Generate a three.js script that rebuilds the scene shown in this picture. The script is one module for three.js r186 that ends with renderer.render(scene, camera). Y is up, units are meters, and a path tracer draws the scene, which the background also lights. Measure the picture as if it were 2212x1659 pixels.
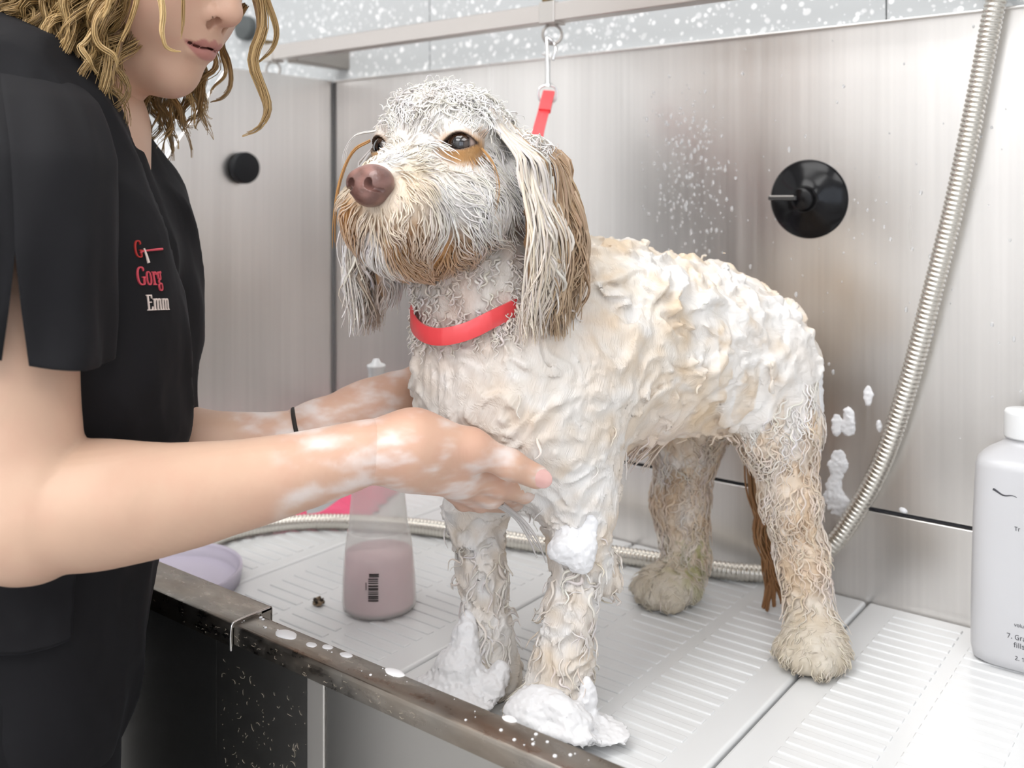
import * as THREE from 'three';
import { RectAreaLightUniformsLib } from 'three/addons/lights/RectAreaLightUniformsLib.js';
import { RoundedBoxGeometry } from 'three/addons/geometries/RoundedBoxGeometry.js';
import { FontLoader } from 'three/addons/loaders/FontLoader.js';
import { TextGeometry } from 'three/addons/geometries/TextGeometry.js';
import * as BGU from 'three/addons/utils/BufferGeometryUtils.js';

// ---------------------------------------------------------------- camera, daylight, ceiling lights, exposure
const scene = new THREE.Scene();
scene.background = new THREE.Color().setRGB(2.3, 2.5, 2.85);      // overcast daylight outside the window
const camera = new THREE.PerspectiveCamera(2 * Math.atan(829.5 / 2077) * 180 / Math.PI, 2212 / 1659, 0.05, 30);
camera.position.set(1.143, 0.42, 1.032);
camera.rotation.set(0, 37.52 * Math.PI / 180, 0);
camera.setViewOffset(2212, 1659, 0, 399.5, 2212, 1659);             // shifted lens: verticals stay vertical
camera.focus = 0.75; camera.userData.fStop = 6;
const renderer = new THREE.WebGLRenderer();
renderer.toneMapping = THREE.LinearToneMapping;
renderer.toneMappingExposure = 0.93;
renderer.shadowMap.enabled = true;
RectAreaLightUniformsLib.init();
// ceiling panels of the salon: position, size, radiance
const CEILING_PANELS = [[0.45, 1.15, 1.2, 1.2, 3.1], [2.1, 1.9, 1.2, 1.2, 2.6], [0.5, 2.75, 1.2, 1.2, 4.2]];
const CEIL_Y = 1.85, FLOOR_Y = -0.76;
for (const [x, z, w, d, I] of CEILING_PANELS) {
  const l = new THREE.RectAreaLight(new THREE.Color().setRGB(1, 0.99, 0.98), I, w, d);
  l.position.set(x, CEIL_Y - 0.03, z); l.lookAt(x, -5, z); scene.add(l);
}
// ---------------------------------------------------------------- helpers
const v3 = (a) => new THREE.Vector3(a[0], a[1], a[2]);
function rng(seed) { let a = seed >>> 0; return () => { a = (a + 0x6D2B79F5) | 0; let t = Math.imul(a ^ (a >>> 15), 1 | a); t = (t + Math.imul(t ^ (t >>> 7), 61 | t)) ^ t; return ((t ^ (t >>> 14)) >>> 0) / 4294967296; }; }
const PERM = new Uint8Array(512); { const r = rng(77), p = [...Array(256).keys()]; for (let i = 255; i > 0; i--) { const j = Math.floor(r() * (i + 1)); [p[i], p[j]] = [p[j], p[i]]; } for (let i = 0; i < 512; i++) PERM[i] = p[i & 255]; }
function grad(h, x, y, z) { const g = h & 15, u = g < 8 ? x : y, v = g < 4 ? y : g === 12 || g === 14 ? x : z; return ((g & 1) ? -u : u) + ((g & 2) ? -v : v); }
function noise(x, y, z) {
  const fx = Math.floor(x), fy = Math.floor(y), fz = Math.floor(z), X = fx & 255, Y = fy & 255, Z = fz & 255; x -= fx; y -= fy; z -= fz;
  const u = x * x * x * (x * (x * 6 - 15) + 10), v = y * y * y * (y * (y * 6 - 15) + 10), w = z * z * z * (z * (z * 6 - 15) + 10);
  const A = PERM[X] + Y, AA = PERM[A] + Z, AB = PERM[A + 1] + Z, B = PERM[X + 1] + Y, BA = PERM[B] + Z, BB = PERM[B + 1] + Z;
  const l = (a, b, t) => a + (b - a) * t;
  return l(l(l(grad(PERM[AA], x, y, z), grad(PERM[BA], x - 1, y, z), u), l(grad(PERM[AB], x, y - 1, z), grad(PERM[BB], x - 1, y - 1, z), u), v),
    l(l(grad(PERM[AA + 1], x, y, z - 1), grad(PERM[BA + 1], x - 1, y, z - 1), u), l(grad(PERM[AB + 1], x, y - 1, z - 1), grad(PERM[BB + 1], x - 1, y - 1, z - 1), u), v), w);
}
const fbm = (x, y, z, n = 3) => { let s = 0, a = 1, t = 0; for (let i = 0; i < n; i++) { s += a * noise(x, y, z); t += a; a *= 0.5; x *= 2.03; y *= 2.03; z *= 2.03; } return s / t; };
const clamp = (x, a = 0, b = 1) => Math.min(b, Math.max(a, x));
const smooth = (a, b, x) => { const t = clamp((x - a) / (b - a)); return t * t * (3 - 2 * t); };
const mix = (a, b, t) => a + (b - a) * t;
const mix3 = (a, b, t) => [a[0] + (b[0] - a[0]) * t, a[1] + (b[1] - a[1]) * t, a[2] + (b[2] - a[2]) * t];
const smin = (a, b, k) => { const h = Math.max(k - Math.abs(a - b), 0) / k; return Math.min(a, b) - h * h * k * 0.25; };
const sub3 = (a, b) => [a[0] - b[0], a[1] - b[1], a[2] - b[2]], add3 = (a, b, s = 1) => [a[0] + b[0] * s, a[1] + b[1] * s, a[2] + b[2] * s];
const dot3 = (a, b) => a[0] * b[0] + a[1] * b[1] + a[2] * b[2], cross3 = (a, b) => [a[1] * b[2] - a[2] * b[1], a[2] * b[0] - a[0] * b[2], a[0] * b[1] - a[1] * b[0]];
const len3 = (a) => Math.hypot(a[0], a[1], a[2]), unit3 = (a) => { const l = len3(a) || 1; return [a[0] / l, a[1] / l, a[2] / l]; };

// fields: a tapered capsule and an ellipsoid (axes as rows of a rotation)
const cap = (a, b, ra, rb, k = 0.02, tag = 0) => ({ a, d: sub3(b, a), l2: dot3(sub3(b, a), sub3(b, a)) || 1e-9, ra, rb, k, tag });
const ell = (c, r, axes, k = 0.02, tag = 0) => ({ c, r, axes, k, tag, rm: Math.min(...r) });
function primDist(p, x, y, z) {
  if (p.a) {
    const X = x - p.a[0], Y = y - p.a[1], Z = z - p.a[2];
    let t = (X * p.d[0] + Y * p.d[1] + Z * p.d[2]) / p.l2; t = t < 0 ? 0 : t > 1 ? 1 : t;
    const dx = X - p.d[0] * t, dy = Y - p.d[1] * t, dz = Z - p.d[2] * t;
    return Math.sqrt(dx * dx + dy * dy + dz * dz) - (p.ra + (p.rb - p.ra) * t);
  }
  let X = x - p.c[0], Y = y - p.c[1], Z = z - p.c[2];
  if (p.axes) { const a = p.axes; const x2 = X * a[0][0] + Y * a[0][1] + Z * a[0][2], y2 = X * a[1][0] + Y * a[1][1] + Z * a[1][2], z2 = X * a[2][0] + Y * a[2][1] + Z * a[2][2]; X = x2; Y = y2; Z = z2; }
  const r = p.r, k0 = Math.sqrt(X * X / (r[0] * r[0]) + Y * Y / (r[1] * r[1]) + Z * Z / (r[2] * r[2])), k1 = Math.sqrt(X * X / (r[0] ** 4) + Y * Y / (r[1] ** 4) + Z * Z / (r[2] ** 4));
  return k1 < 1e-9 ? -p.rm : k0 * (k0 - 1) / k1;
}
function unionDist(prims, x, y, z) { let d = 1e9; for (let i = 0; i < prims.length; i++) { const e = primDist(prims[i], x, y, z), k = prims[i].k; if (e - d < k) d = d - e < k ? smin(d, e, k) : e; } return d; }
// a set of bones that can be narrowed to those near the place being worked on
function boneSet(all) { const o = { all, near: all, at: null, focus(x, y, z, R) { if (x === undefined) { o.near = all; o.at = null; return; } let m = 1e9; const ds = all.map((p) => { const d = primDist(p, x, y, z); if (d < m) m = d; return d; }); o.near = all.filter((p, i) => ds[i] < m + 2 * R + 0.05); o.at = [x, y, z]; }, follow(x, y, z) { if (!o.at || Math.abs(x - o.at[0]) + Math.abs(y - o.at[1]) + Math.abs(z - o.at[2]) > 0.02) o.focus(x, y, z, 0.02); } }; return o; }
function fieldGrad(f, p, e = 0.0015) { const g = [f(p[0] + e, p[1], p[2]) - f(p[0] - e, p[1], p[2]), f(p[0], p[1] + e, p[2]) - f(p[0], p[1] - e, p[2]), f(p[0], p[1], p[2] + e) - f(p[0], p[1], p[2] - e)]; return unit3(g); }

// a mesh of the zero level of a field (surface nets); blocks far from the surface are skipped
function meshField(f, lo, hi, c, margin = 0.01) {
  const n = [0, 1, 2].map((i) => Math.ceil((hi[i] - lo[i]) / c) + 2), [nx, ny, nz] = n, B = 6;
  const val = new Float32Array(nx * ny * nz).fill(NaN);
  const id = (i, j, k) => i + nx * (j + ny * k);
  const reach = B * c * 0.5 * 1.75 * 1.15 + margin;
  for (let K = 0; K < nz; K += B) for (let J = 0; J < ny; J += B) for (let I = 0; I < nx; I += B) {
    if (f.focus) f.focus(lo[0] + (I + B / 2) * c, lo[1] + (J + B / 2) * c, lo[2] + (K + B / 2) * c, reach);
    const m = f(lo[0] + (I + B / 2) * c, lo[1] + (J + B / 2) * c, lo[2] + (K + B / 2) * c), near = Math.abs(m) < reach, far = m > 0 ? 1 : -1;
    for (let k = K; k < Math.min(nz, K + B); k++) for (let j = J; j < Math.min(ny, J + B); j++) for (let i = I; i < Math.min(nx, I + B); i++)
      val[id(i, j, k)] = near ? f(lo[0] + i * c, lo[1] + j * c, lo[2] + k * c) : far;
  }
  if (f.focus) f.focus();
  const vid = new Int32Array(nx * ny * nz).fill(-1), pos = [], idx = [];
  const E = [[0, 1], [2, 3], [4, 5], [6, 7], [0, 2], [1, 3], [4, 6], [5, 7], [0, 4], [1, 5], [2, 6], [3, 7]];
  const v = new Float64Array(8);
  for (let k = 0; k < nz - 1; k++) for (let j = 0; j < ny - 1; j++) for (let i = 0; i < nx - 1; i++) {
    let inside = 0; for (let q = 0; q < 8; q++) { v[q] = val[id(i + (q & 1), j + ((q >> 1) & 1), k + (q >> 2))]; if (v[q] < 0) inside++; }
    if (inside === 0 || inside === 8) continue;
    let x = 0, y = 0, z = 0, m = 0;
    for (const [a, b] of E) if ((v[a] < 0) !== (v[b] < 0)) { const t = v[a] / (v[a] - v[b]); x += mix(a & 1, b & 1, t); y += mix((a >> 1) & 1, (b >> 1) & 1, t); z += mix(a >> 2, b >> 2, t); m++; }
    vid[id(i, j, k)] = pos.length / 3; pos.push(lo[0] + (i + x / m) * c, lo[1] + (j + y / m) * c, lo[2] + (k + z / m) * c);
  }
  const quad = (a, b, cc, d, flip) => { if (a < 0 || b < 0 || cc < 0 || d < 0) return; if (flip) idx.push(a, cc, b, a, d, cc); else idx.push(a, b, cc, a, cc, d); };
  for (let k = 1; k < nz - 1; k++) for (let j = 1; j < ny - 1; j++) for (let i = 1; i < nx - 1; i++) {
    const s = val[id(i, j, k)] < 0;
    if (s !== (val[id(i + 1, j, k)] < 0)) quad(vid[id(i, j - 1, k - 1)], vid[id(i, j, k - 1)], vid[id(i, j, k)], vid[id(i, j - 1, k)], !s);
    if (s !== (val[id(i, j + 1, k)] < 0)) quad(vid[id(i - 1, j, k - 1)], vid[id(i - 1, j, k)], vid[id(i, j, k)], vid[id(i, j, k - 1)], !s);
    if (s !== (val[id(i, j, k + 1)] < 0)) quad(vid[id(i - 1, j - 1, k)], vid[id(i, j - 1, k)], vid[id(i, j, k)], vid[id(i - 1, j, k)], !s);
  }
  const g = new THREE.BufferGeometry();
  g.setAttribute('position', new THREE.Float32BufferAttribute(pos, 3)); g.setIndex(idx); g.computeVertexNormals();
  return g;
}
function paint(g, fn) { const p = g.attributes.position, n = g.attributes.normal, c = new Float32Array(p.count * 3); for (let i = 0; i < p.count; i++) { const q = fn(p.getX(i), p.getY(i), p.getZ(i), n.getX(i), n.getY(i), n.getZ(i)); c[3 * i] = q[0]; c[3 * i + 1] = q[1]; c[3 * i + 2] = q[2]; } g.setAttribute('color', new THREE.BufferAttribute(c, 3)); return g; }
const plain = (g) => { for (const k of Object.keys(g.attributes)) if (!['position', 'normal', 'color'].includes(k)) g.deleteAttribute(k); return g; };
const merge = (list) => BGU.mergeGeometries(list.map((g) => g.index ? g : (() => { const n = g.attributes.position.count; g.setIndex([...Array(n).keys()]); return g; })()), false);

// strands: tapered tubes along point lists, collected in one geometry
class Strands {
  constructor() { this.p = []; this.n = []; this.c = []; this.i = []; }
  add(pts, r0, r1, colA, colB, sides = 5, flat = 1, prof = null) {
    const m = pts.length; if (m < 2) return; const base = this.p.length / 3;
    let nrm = null;
    for (let s = 0; s < m; s++) {
      const t = unit3(sub3(pts[Math.min(m - 1, s + 1)], pts[Math.max(0, s - 1)]));
      if (!nrm) nrm = unit3(cross3(t, Math.abs(t[1]) < 0.9 ? [0, 1, 0] : [1, 0, 0])); else { const k = dot3(nrm, t); nrm = unit3(add3(nrm, t, -k)); }
      const bin = cross3(t, nrm), u = s / (m - 1), r = prof ? prof(u) : mix(r0, r1, u), col = mix3(colA, colB, u);
      for (let q = 0; q < sides; q++) {
        const a = q / sides * Math.PI * 2, ca = Math.cos(a), sa = Math.sin(a);
        const d = [nrm[0] * ca + bin[0] * sa * flat, nrm[1] * ca + bin[1] * sa * flat, nrm[2] * ca + bin[2] * sa * flat];
        this.p.push(pts[s][0] + d[0] * r, pts[s][1] + d[1] * r, pts[s][2] + d[2] * r);
        const e = unit3([nrm[0] * ca * flat + bin[0] * sa, nrm[1] * ca * flat + bin[1] * sa, nrm[2] * ca * flat + bin[2] * sa]);
        this.n.push(e[0], e[1], e[2]); this.c.push(col[0], col[1], col[2]);
      }
      if (s) for (let q = 0; q < sides; q++) { const a = base + (s - 1) * sides + q, b = base + (s - 1) * sides + (q + 1) % sides, cc = a + sides, d = b + sides; this.i.push(a, b, cc, b, d, cc); }
    }
  }
  geometry() { const g = new THREE.BufferGeometry(); g.setAttribute('position', new THREE.Float32BufferAttribute(this.p, 3)); g.setAttribute('normal', new THREE.Float32BufferAttribute(this.n, 3)); g.setAttribute('color', new THREE.Float32BufferAttribute(this.c, 3)); g.setIndex(this.i); return g; }
}
const spline = (pts, n, closed = false) => new THREE.CatmullRomCurve3(pts.map(v3), closed, 'centripetal').getPoints(n).map((p) => [p.x, p.y, p.z]);

// scene graph
const taken = {};
function numbered(n) { const k = taken[n] = (taken[n] ?? -1) + 1; return k ? `${n}_${String(k).padStart(3, '0')}` : n; }
function shade(o) { o.traverse((m) => { if (m.isMesh) { m.castShadow = true; m.receiveShadow = true; } }); return o; }
function thing(name, label, category, pos = [0, 0, 0], group) { const o = new THREE.Group(); o.name = numbered(name); o.position.set(...pos); o.userData = { label, category }; if (group) o.userData.group = group; scene.add(o); return o; }
function part(name, g, mat, parent) { const m = new THREE.Mesh(g, mat); m.name = name; m.castShadow = m.receiveShadow = true; parent.add(m); return m; }
function single(name, g, mat, label, category, pos = [0, 0, 0], group) { const m = new THREE.Mesh(g, mat); m.name = numbered(name); m.castShadow = m.receiveShadow = true; m.position.set(...pos); m.userData = { label, category }; if (group) m.userData.group = group; scene.add(m); return m; }
function struct(name, g, mat, parent = scene) { const m = new THREE.Mesh(g, mat); m.name = name; m.castShadow = m.receiveShadow = true; if (parent === scene) m.userData.kind = 'structure'; parent.add(m); return m; }
const stuff = (o) => { o.userData.kind = 'stuff'; return o; };
// a box by its corners, uv in metres
function slab(x0, x1, y0, y1, z0, z1, bevel = 0) {
  const w = x1 - x0, h = y1 - y0, d = z1 - z0, g = bevel ? new RoundedBoxGeometry(w, h, d, 2, Math.min(bevel, w / 2.01, h / 2.01, d / 2.01)) : new THREE.BoxGeometry(w, h, d);
  g.translate((x0 + x1) / 2, (y0 + y1) / 2, (z0 + z1) / 2);
  const p = g.attributes.position, n = g.attributes.normal, uv = g.attributes.uv;
  for (let i = 0; i < p.count; i++) { const ax = Math.abs(n.getX(i)), ay = Math.abs(n.getY(i)), az = Math.abs(n.getZ(i)); if (ax >= ay && ax >= az) uv.setXY(i, p.getZ(i), p.getY(i)); else if (az >= ay) uv.setXY(i, p.getX(i), p.getY(i)); else uv.setXY(i, p.getX(i), p.getZ(i)); }
  return g;
}
const lin = (r, g, b) => new THREE.Color().setRGB(r, g, b);
const std = (o) => new THREE.MeshPhysicalMaterial(o);
function dataTex(w, h, fn, srgb = false, rep = [1, 1]) {
  const d = new Uint8Array(w * h * 4); for (let y = 0; y < h; y++) for (let x = 0; x < w; x++) { const c = fn(x / w, y / h, x, y), i = 4 * (y * w + x); if (typeof c === 'number') { d[i] = d[i + 1] = d[i + 2] = clamp(c) * 255; } else { d[i] = clamp(c[0]) * 255; d[i + 1] = clamp(c[1]) * 255; d[i + 2] = clamp(c[2]) * 255; } d[i + 3] = 255; }
  const t = new THREE.DataTexture(d, w, h); t.wrapS = t.wrapT = THREE.RepeatWrapping; t.magFilter = t.minFilter = THREE.LinearFilter; t.repeat.set(...rep); if (srgb) t.colorSpace = THREE.SRGBColorSpace; t.needsUpdate = true; return t;
}
// ---------------------------------------------------------------- materials of the place
const paintWhite = std({ color: lin(0.86, 0.86, 0.86), roughness: 0.7 });
// grey wall boards with white flecks printed in them
const fleckTex = (() => {
  const n = 1024, a = new Float32Array(n * n * 3), r = rng(5);
  for (let i = 0; i < n * n; i++) { a[3 * i] = 0.755; a[3 * i + 1] = 0.765; a[3 * i + 2] = 0.77; }
  for (let q = 0; q < 5200; q++) {
    const cx = r() * n, cy = r() * n, s = 1.5 + 5.2 * r() ** 2.5, e = 0.6 + r() * 0.8, th = r() * 3, w = 0.35 + 0.65 * r();
    for (let y = -9; y <= 9; y++) for (let x = -9; x <= 9; x++) {
      const X = x * Math.cos(th) + y * Math.sin(th), Y = (y * Math.cos(th) - x * Math.sin(th)) * e, d = Math.hypot(X, Y);
      if (d < s) { const k = w * smooth(s, s - 1.2, d), i = ((((cy + y) | 0) + n) % n) * n + ((((cx + x) | 0) + n) % n); for (let c = 0; c < 3; c++) a[3 * i + c] = mix(a[3 * i + c], 0.985, k); }
    }
  }
  const t = dataTex(n, n, (u, v, x, y) => { const i = y * n + x; return [a[3 * i], a[3 * i + 1], a[3 * i + 2]]; }, true, [1 / 0.62, 1 / 0.62]); return t;
})();
const fleckBoard = std({ map: fleckTex, roughness: 0.3, clearcoat: 0.3, clearcoatRoughness: 0.2 });
const vinyl = std({ color: lin(0.42, 0.41, 0.4), roughness: 0.5 });
// brushed stainless steel: fine vertical grain, dried water marks
const steelRough = dataTex(1024, 1024, (u, v) => 0.52 + 0.05 * noise(u * 210, v * 5, 1.5) + 0.04 * noise(u * 60, v * 3, 7.5) + 0.12 * fbm(u * 5, v * 4, 3.1, 3), false, [1, 1]);
const steelTint = dataTex(1024, 1024, (u, v) => { const k = 0.95 + 0.02 * noise(u * 260, v * 4, 2.5) + 0.025 * noise(u * 34, v * 1.6, 4.4) + 0.05 * noise(u * 6, v * 5, 8.8); return [k, k * 0.996, k * 0.992]; }, true, [1, 1]);
const steelWall = std({ color: lin(0.88, 0.862, 0.845), metalness: 1, roughness: 0.62, roughnessMap: steelRough, map: steelTint });
const steelRail = std({ color: lin(0.62, 0.59, 0.56), metalness: 1, roughness: 0.34 });
// the front rim: worn steel with scuffs and dull dirt
const rimRough = dataTex(1024, 512, (u, v) => 0.42 + 0.2 * noise(u * 40, v * 40, 1) + 0.22 * Math.max(0, fbm(u * 14, v * 20, 5, 4)) + 0.1 * noise(u * 160, v * 160, 2), false, [1.6, 3]);
const rimTint = dataTex(1024, 512, (u, v) => { const k = 0.86 + 0.12 * fbm(u * 18, v * 24, 3, 4), b = clamp(0.5 + 1.5 * fbm(u * 9, v * 12, 11, 3)); return [k, k * mix(0.985, 0.95, b), k * mix(0.965, 0.9, b)]; }, true, [1.6, 3]);
const rimBump = dataTex(1024, 512, (u, v) => 0.5 + 0.3 * fbm(u * 30, v * 40, 6, 4) + 0.3 * Math.max(0, fbm(u * 12, v * 18, 16, 3)), false, [1.6, 3]);
const steelRim = std({ color: lin(0.50, 0.485, 0.465), metalness: 1, roughness: 0.75, roughnessMap: rimRough, map: rimTint, bumpMap: rimBump, bumpScale: 0.0006 });
const steelFront = std({ color: lin(0.55, 0.54, 0.52), metalness: 1, roughness: 0.3 });
const darkGap = std({ color: lin(0.03, 0.03, 0.035), roughness: 0.8 });
const chrome = std({ color: lin(0.85, 0.84, 0.83), metalness: 1, roughness: 0.12 });
const rubber = std({ color: lin(0.004, 0.004, 0.005), roughness: 0.16, specularIntensity: 0.55 });
const rubberMatt = std({ color: lin(0.012, 0.013, 0.015), roughness: 0.6, specularIntensity: 0.5 });

// ---------------------------------------------------------------- room shell
const RX0 = -0.9, RX1 = 3.2, RZ1 = 3.5;
const wb = new THREE.Group(); wb.name = 'wall_back'; wb.userData.kind = 'structure'; scene.add(wb);
struct('core', slab(RX0 - 0.15, RX1 + 0.15, FLOOR_Y - 0.1, CEIL_Y + 0.1, -0.15, -0.006), paintWhite, wb);
{ // wall boards side by side, joints at board edges
  const edges = [RX0, -0.42, 0.2, 0.842, 1.46, 2.08, 2.7, RX1];
  for (let i = 0; i + 1 < edges.length; i++) struct('wall_board', slab(edges[i] + 0.0008, edges[i + 1] - 0.0008, 0.55, CEIL_Y, -0.006, 0.0, 0.0008), fleckBoard, wb);
}
struct('wall_left', slab(RX0 - 0.15, RX0, FLOOR_Y - 0.1, CEIL_Y + 0.1, -0.15, RZ1 + 0.15), paintWhite);
struct('wall_right', slab(RX1, RX1 + 0.15, FLOOR_Y - 0.1, CEIL_Y + 0.1, -0.15, RZ1 + 0.15), paintWhite);
struct('floor', slab(RX0 - 0.15, RX1 + 0.15, FLOOR_Y - 0.15, FLOOR_Y, -0.15, RZ1 + 0.15), vinyl);
struct('ceiling', slab(RX0 - 0.15, RX1 + 0.15, CEIL_Y, CEIL_Y + 0.15, -0.15, RZ1 + 0.15), paintWhite);
{ // wall behind the camera with its window
  const g = new THREE.Group(); g.name = 'wall_front'; g.userData.kind = 'structure'; scene.add(g);
  const [a, b, c, d] = [1.2, 3.0, 0.0, 1.6];
  struct('wall_part', slab(RX0, a, FLOOR_Y, CEIL_Y, RZ1, RZ1 + 0.15), paintWhite, g); struct('wall_part', slab(b, RX1, FLOOR_Y, CEIL_Y, RZ1, RZ1 + 0.15), paintWhite, g);
  struct('wall_part', slab(a, b, FLOOR_Y, c, RZ1, RZ1 + 0.15), paintWhite, g); struct('wall_part', slab(a, b, d, CEIL_Y, RZ1, RZ1 + 0.15), paintWhite, g);
  const w = new THREE.Group(); w.name = 'window_1'; w.userData.kind = 'structure'; scene.add(w);
  for (const [x0, x1, y0, y1] of [[a, a + 0.05, c, d], [b - 0.05, b, c, d], [a, b, c, c + 0.05], [a, b, d - 0.05, d], [(a + b) / 2 - 0.025, (a + b) / 2 + 0.025, c, d]]) struct('window_frame', slab(x0, x1, y0, y1, RZ1 + 0.04, RZ1 + 0.1, 0.006), paintWhite, w);
  struct('pane', slab(a + 0.05, b - 0.05, c + 0.05, d - 0.05, RZ1 + 0.068, RZ1 + 0.072), std({ color: lin(1, 1, 1), transmission: 1, roughness: 0, thickness: 0 }), w);
}
for (const [x, z, w, d] of CEILING_PANELS) {
  const t = thing('ceiling_light', `flat white ceiling light panel ${z < 1.4 ? 'above the bathing tub' : x > 1 ? 'nearest the window' : 'in the back corner of the room'}`, 'light', [x, CEIL_Y, z]);
  part('frame', slab(-w / 2 - 0.02, w / 2 + 0.02, -0.02, 0, -d / 2 - 0.02, d / 2 + 0.02, 0.005), paintWhite, t);
  part('diffuser', slab(-w / 2, w / 2, -0.026, -0.015, -d / 2, d / 2), std({ color: lin(0.9, 0.9, 0.9), emissive: lin(1, 0.99, 0.98), emissiveIntensity: 2.6, roughness: 0.6 }), t);
}

// ---------------------------------------------------------------- bathing tub
const tub = thing('bathing_tub', 'stainless steel dog bathing tub with high splash walls and worn front rim', 'tub');
const TX1 = 1.62, RIM_Y = 0.08, RIM_ZI = 0.5335, RIM_ZO = 0.5585;
part('back_splash', slab(0.004, TX1, 0.097, 0.6045, 0.0005, 0.004, 0.0012), steelWall, tub);
part('back_edge', slab(0.004, TX1, 0.6025, 0.6055, 0.0, 0.0085, 0.0012), steelWall, tub);
part('lower_back', slab(0.004, TX1, -0.03, 0.0935, -0.0005, 0.0065, 0.001), steelWall, tub);
part('joint', slab(0.004, TX1, 0.0925, 0.098, -0.003, 0.0005), darkGap, tub);
{ // end wall, its front corner cut away on a slope
  const s = new THREE.Shape(); s.moveTo(0.006, -0.03); s.lineTo(0.006, 0.605); s.lineTo(0.195, 0.605); s.lineTo(0.205, 0.6); s.lineTo(0.5, 0.2); s.lineTo(0.5, -0.03); s.closePath();
  const g = new THREE.ExtrudeGeometry(s, { depth: 0.004, bevelEnabled: true, bevelSize: 0.001, bevelThickness: 0.001, bevelSegments: 1 });
  g.applyMatrix4(new THREE.Matrix4().set(0, 0, 1, -0.005, 0, 1, 0, 0, 1, 0, 0, 0, 0, 0, 0, 1)); // shape x -> z, extrusion -> x
  // orientation of the axes swap: mirror the winding
  const ix = g.index; if (!ix) { const p = g.attributes.position; for (let i = 0; i < p.count; i += 3) for (const k of ['position', 'normal', 'uv']) { const at = g.attributes[k]; for (let c = 0; c < at.itemSize; c++) { const A = at.array[(i + 1) * at.itemSize + c]; at.array[(i + 1) * at.itemSize + c] = at.array[(i + 2) * at.itemSize + c]; at.array[(i + 2) * at.itemSize + c] = A; } } }
  g.computeVertexNormals();
  part('end_splash', g, steelWall, tub);
  part('corner_bead', slab(-0.003, 0.0045, 0.0, 0.603, -0.001, 0.0075, 0.002), std({ color: lin(0.1, 0.1, 0.1), roughness: 0.6 }), tub);
}
part('basin', slab(-0.005, TX1, -0.09, -0.075, 0.004, RIM_ZO - 0.012), steelFront, tub);
{ // rim: folded channel with rounded outer edge
  const prof = (zi, zo, y, h, r) => { const s = new THREE.Shape(); s.moveTo(zi, y - 0.03); s.lineTo(zi, y - r); s.quadraticCurveTo(zi, y, zi + r, y); s.lineTo(zo - r * 1.6, y); s.quadraticCurveTo(zo, y, zo, y - r * 1.6); s.lineTo(zo, y - h); s.lineTo(zo - 0.0015, y - h); s.lineTo(zo - 0.0015, y - r * 2); s.lineTo(zi + 0.0015, y - 0.0025); s.lineTo(zi + 0.0015, y - 0.03); s.closePath(); return s; };
  const run = (sh, x0, x1) => { const g = new THREE.ExtrudeGeometry(sh, { depth: x1 - x0, bevelEnabled: false, curveSegments: 6 }); const p = g.attributes.position, n = g.attributes.normal, uv = g.attributes.uv;
    for (let i = 0; i < p.count; i++) { const z = p.getX(i), y = p.getY(i), x = x1 - p.getZ(i); p.setXYZ(i, x, y, z); uv.setXY(i, x, z + y); }
    const m = new THREE.BufferGeometry(); for (const k of ['position', 'uv']) m.setAttribute(k, g.attributes[k]); m.computeVertexNormals(); return BGU.toCreasedNormals(m, 0.6); };
  part('rim', run(prof(RIM_ZI, RIM_ZO, RIM_Y, 0.0155, 0.0022), 0.44, TX1), steelRim, tub);
  part('rim_sleeve', run(prof(RIM_ZI - 0.0135, RIM_ZO + 0.0022, RIM_Y + 0.0022, 0.019, 0.0022), -0.01, 0.499), steelRim, tub);
  const wire = new Strands(); wire.add(spline([[0.4995, RIM_Y + 0.0022, RIM_ZI - 0.010], [0.4995, RIM_Y + 0.0024, RIM_ZI + 0.002], [0.4995, RIM_Y + 0.0024, RIM_ZO - 0.003], [0.4995, RIM_Y + 0.0015, RIM_ZO + 0.0012], [0.4995, RIM_Y - 0.003, RIM_ZO + 0.0027], [0.4995, RIM_Y - 0.0195, RIM_ZO + 0.0027]], 40), 0.00085, 0.00085, [1, 1, 1], [1, 1, 1], 6);
  part('sleeve_edge', wire.geometry(), chrome, tub);
  part('sleeve_cap', slab(0.4965, 0.499, RIM_Y - 0.018, RIM_Y + 0.002, RIM_ZI - 0.0135, RIM_ZI - 0.002, 0.0008), steelRim, tub);
}
// apron below the rim: inner basin side, door leaves, post
part('basin_front', slab(0, TX1, -0.09, RIM_Y - 0.004, RIM_ZI + 0.0005, RIM_ZI + 0.002), steelFront, tub);
part('front_leaf', slab(0.0, 0.4655, FLOOR_Y + 0.06, RIM_Y - 0.012, RIM_ZO - 0.0135, RIM_ZO - 0.0075), steelFront, tub);
part('front_leaf', slab(0.466, 0.584, FLOOR_Y + 0.06, RIM_Y - 0.012, RIM_ZO - 0.0135, RIM_ZO - 0.0075), steelFront, tub);
const post = part('post', slab(0.5845, 0.6035, FLOOR_Y, RIM_Y - 0.012, RIM_ZO - 0.012, RIM_ZO - 0.0022, 0.0012), std({ color: lin(0.62, 0.6, 0.57), metalness: 1, roughness: 0.5 }), tub);
part('front_panel', slab(0.6042, TX1, FLOOR_Y + 0.04, RIM_Y - 0.012, RIM_ZO - 0.0125, RIM_ZO - 0.0035, 0.0012), steelFront, tub);
part('spot_weld', new THREE.SphereGeometry(0.0026, 12, 8).scale(1.2, 1, 0.6).translate(0.6038, -0.017, RIM_ZO - 0.003), chrome, tub);
part('leg', slab(0.0, 0.04, FLOOR_Y, -0.07, 0.02, 0.06, 0.003), steelFront, tub); part('leg', slab(TX1 - 0.04, TX1, FLOOR_Y, -0.07, 0.02, 0.06, 0.003), steelFront, tub);

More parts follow.
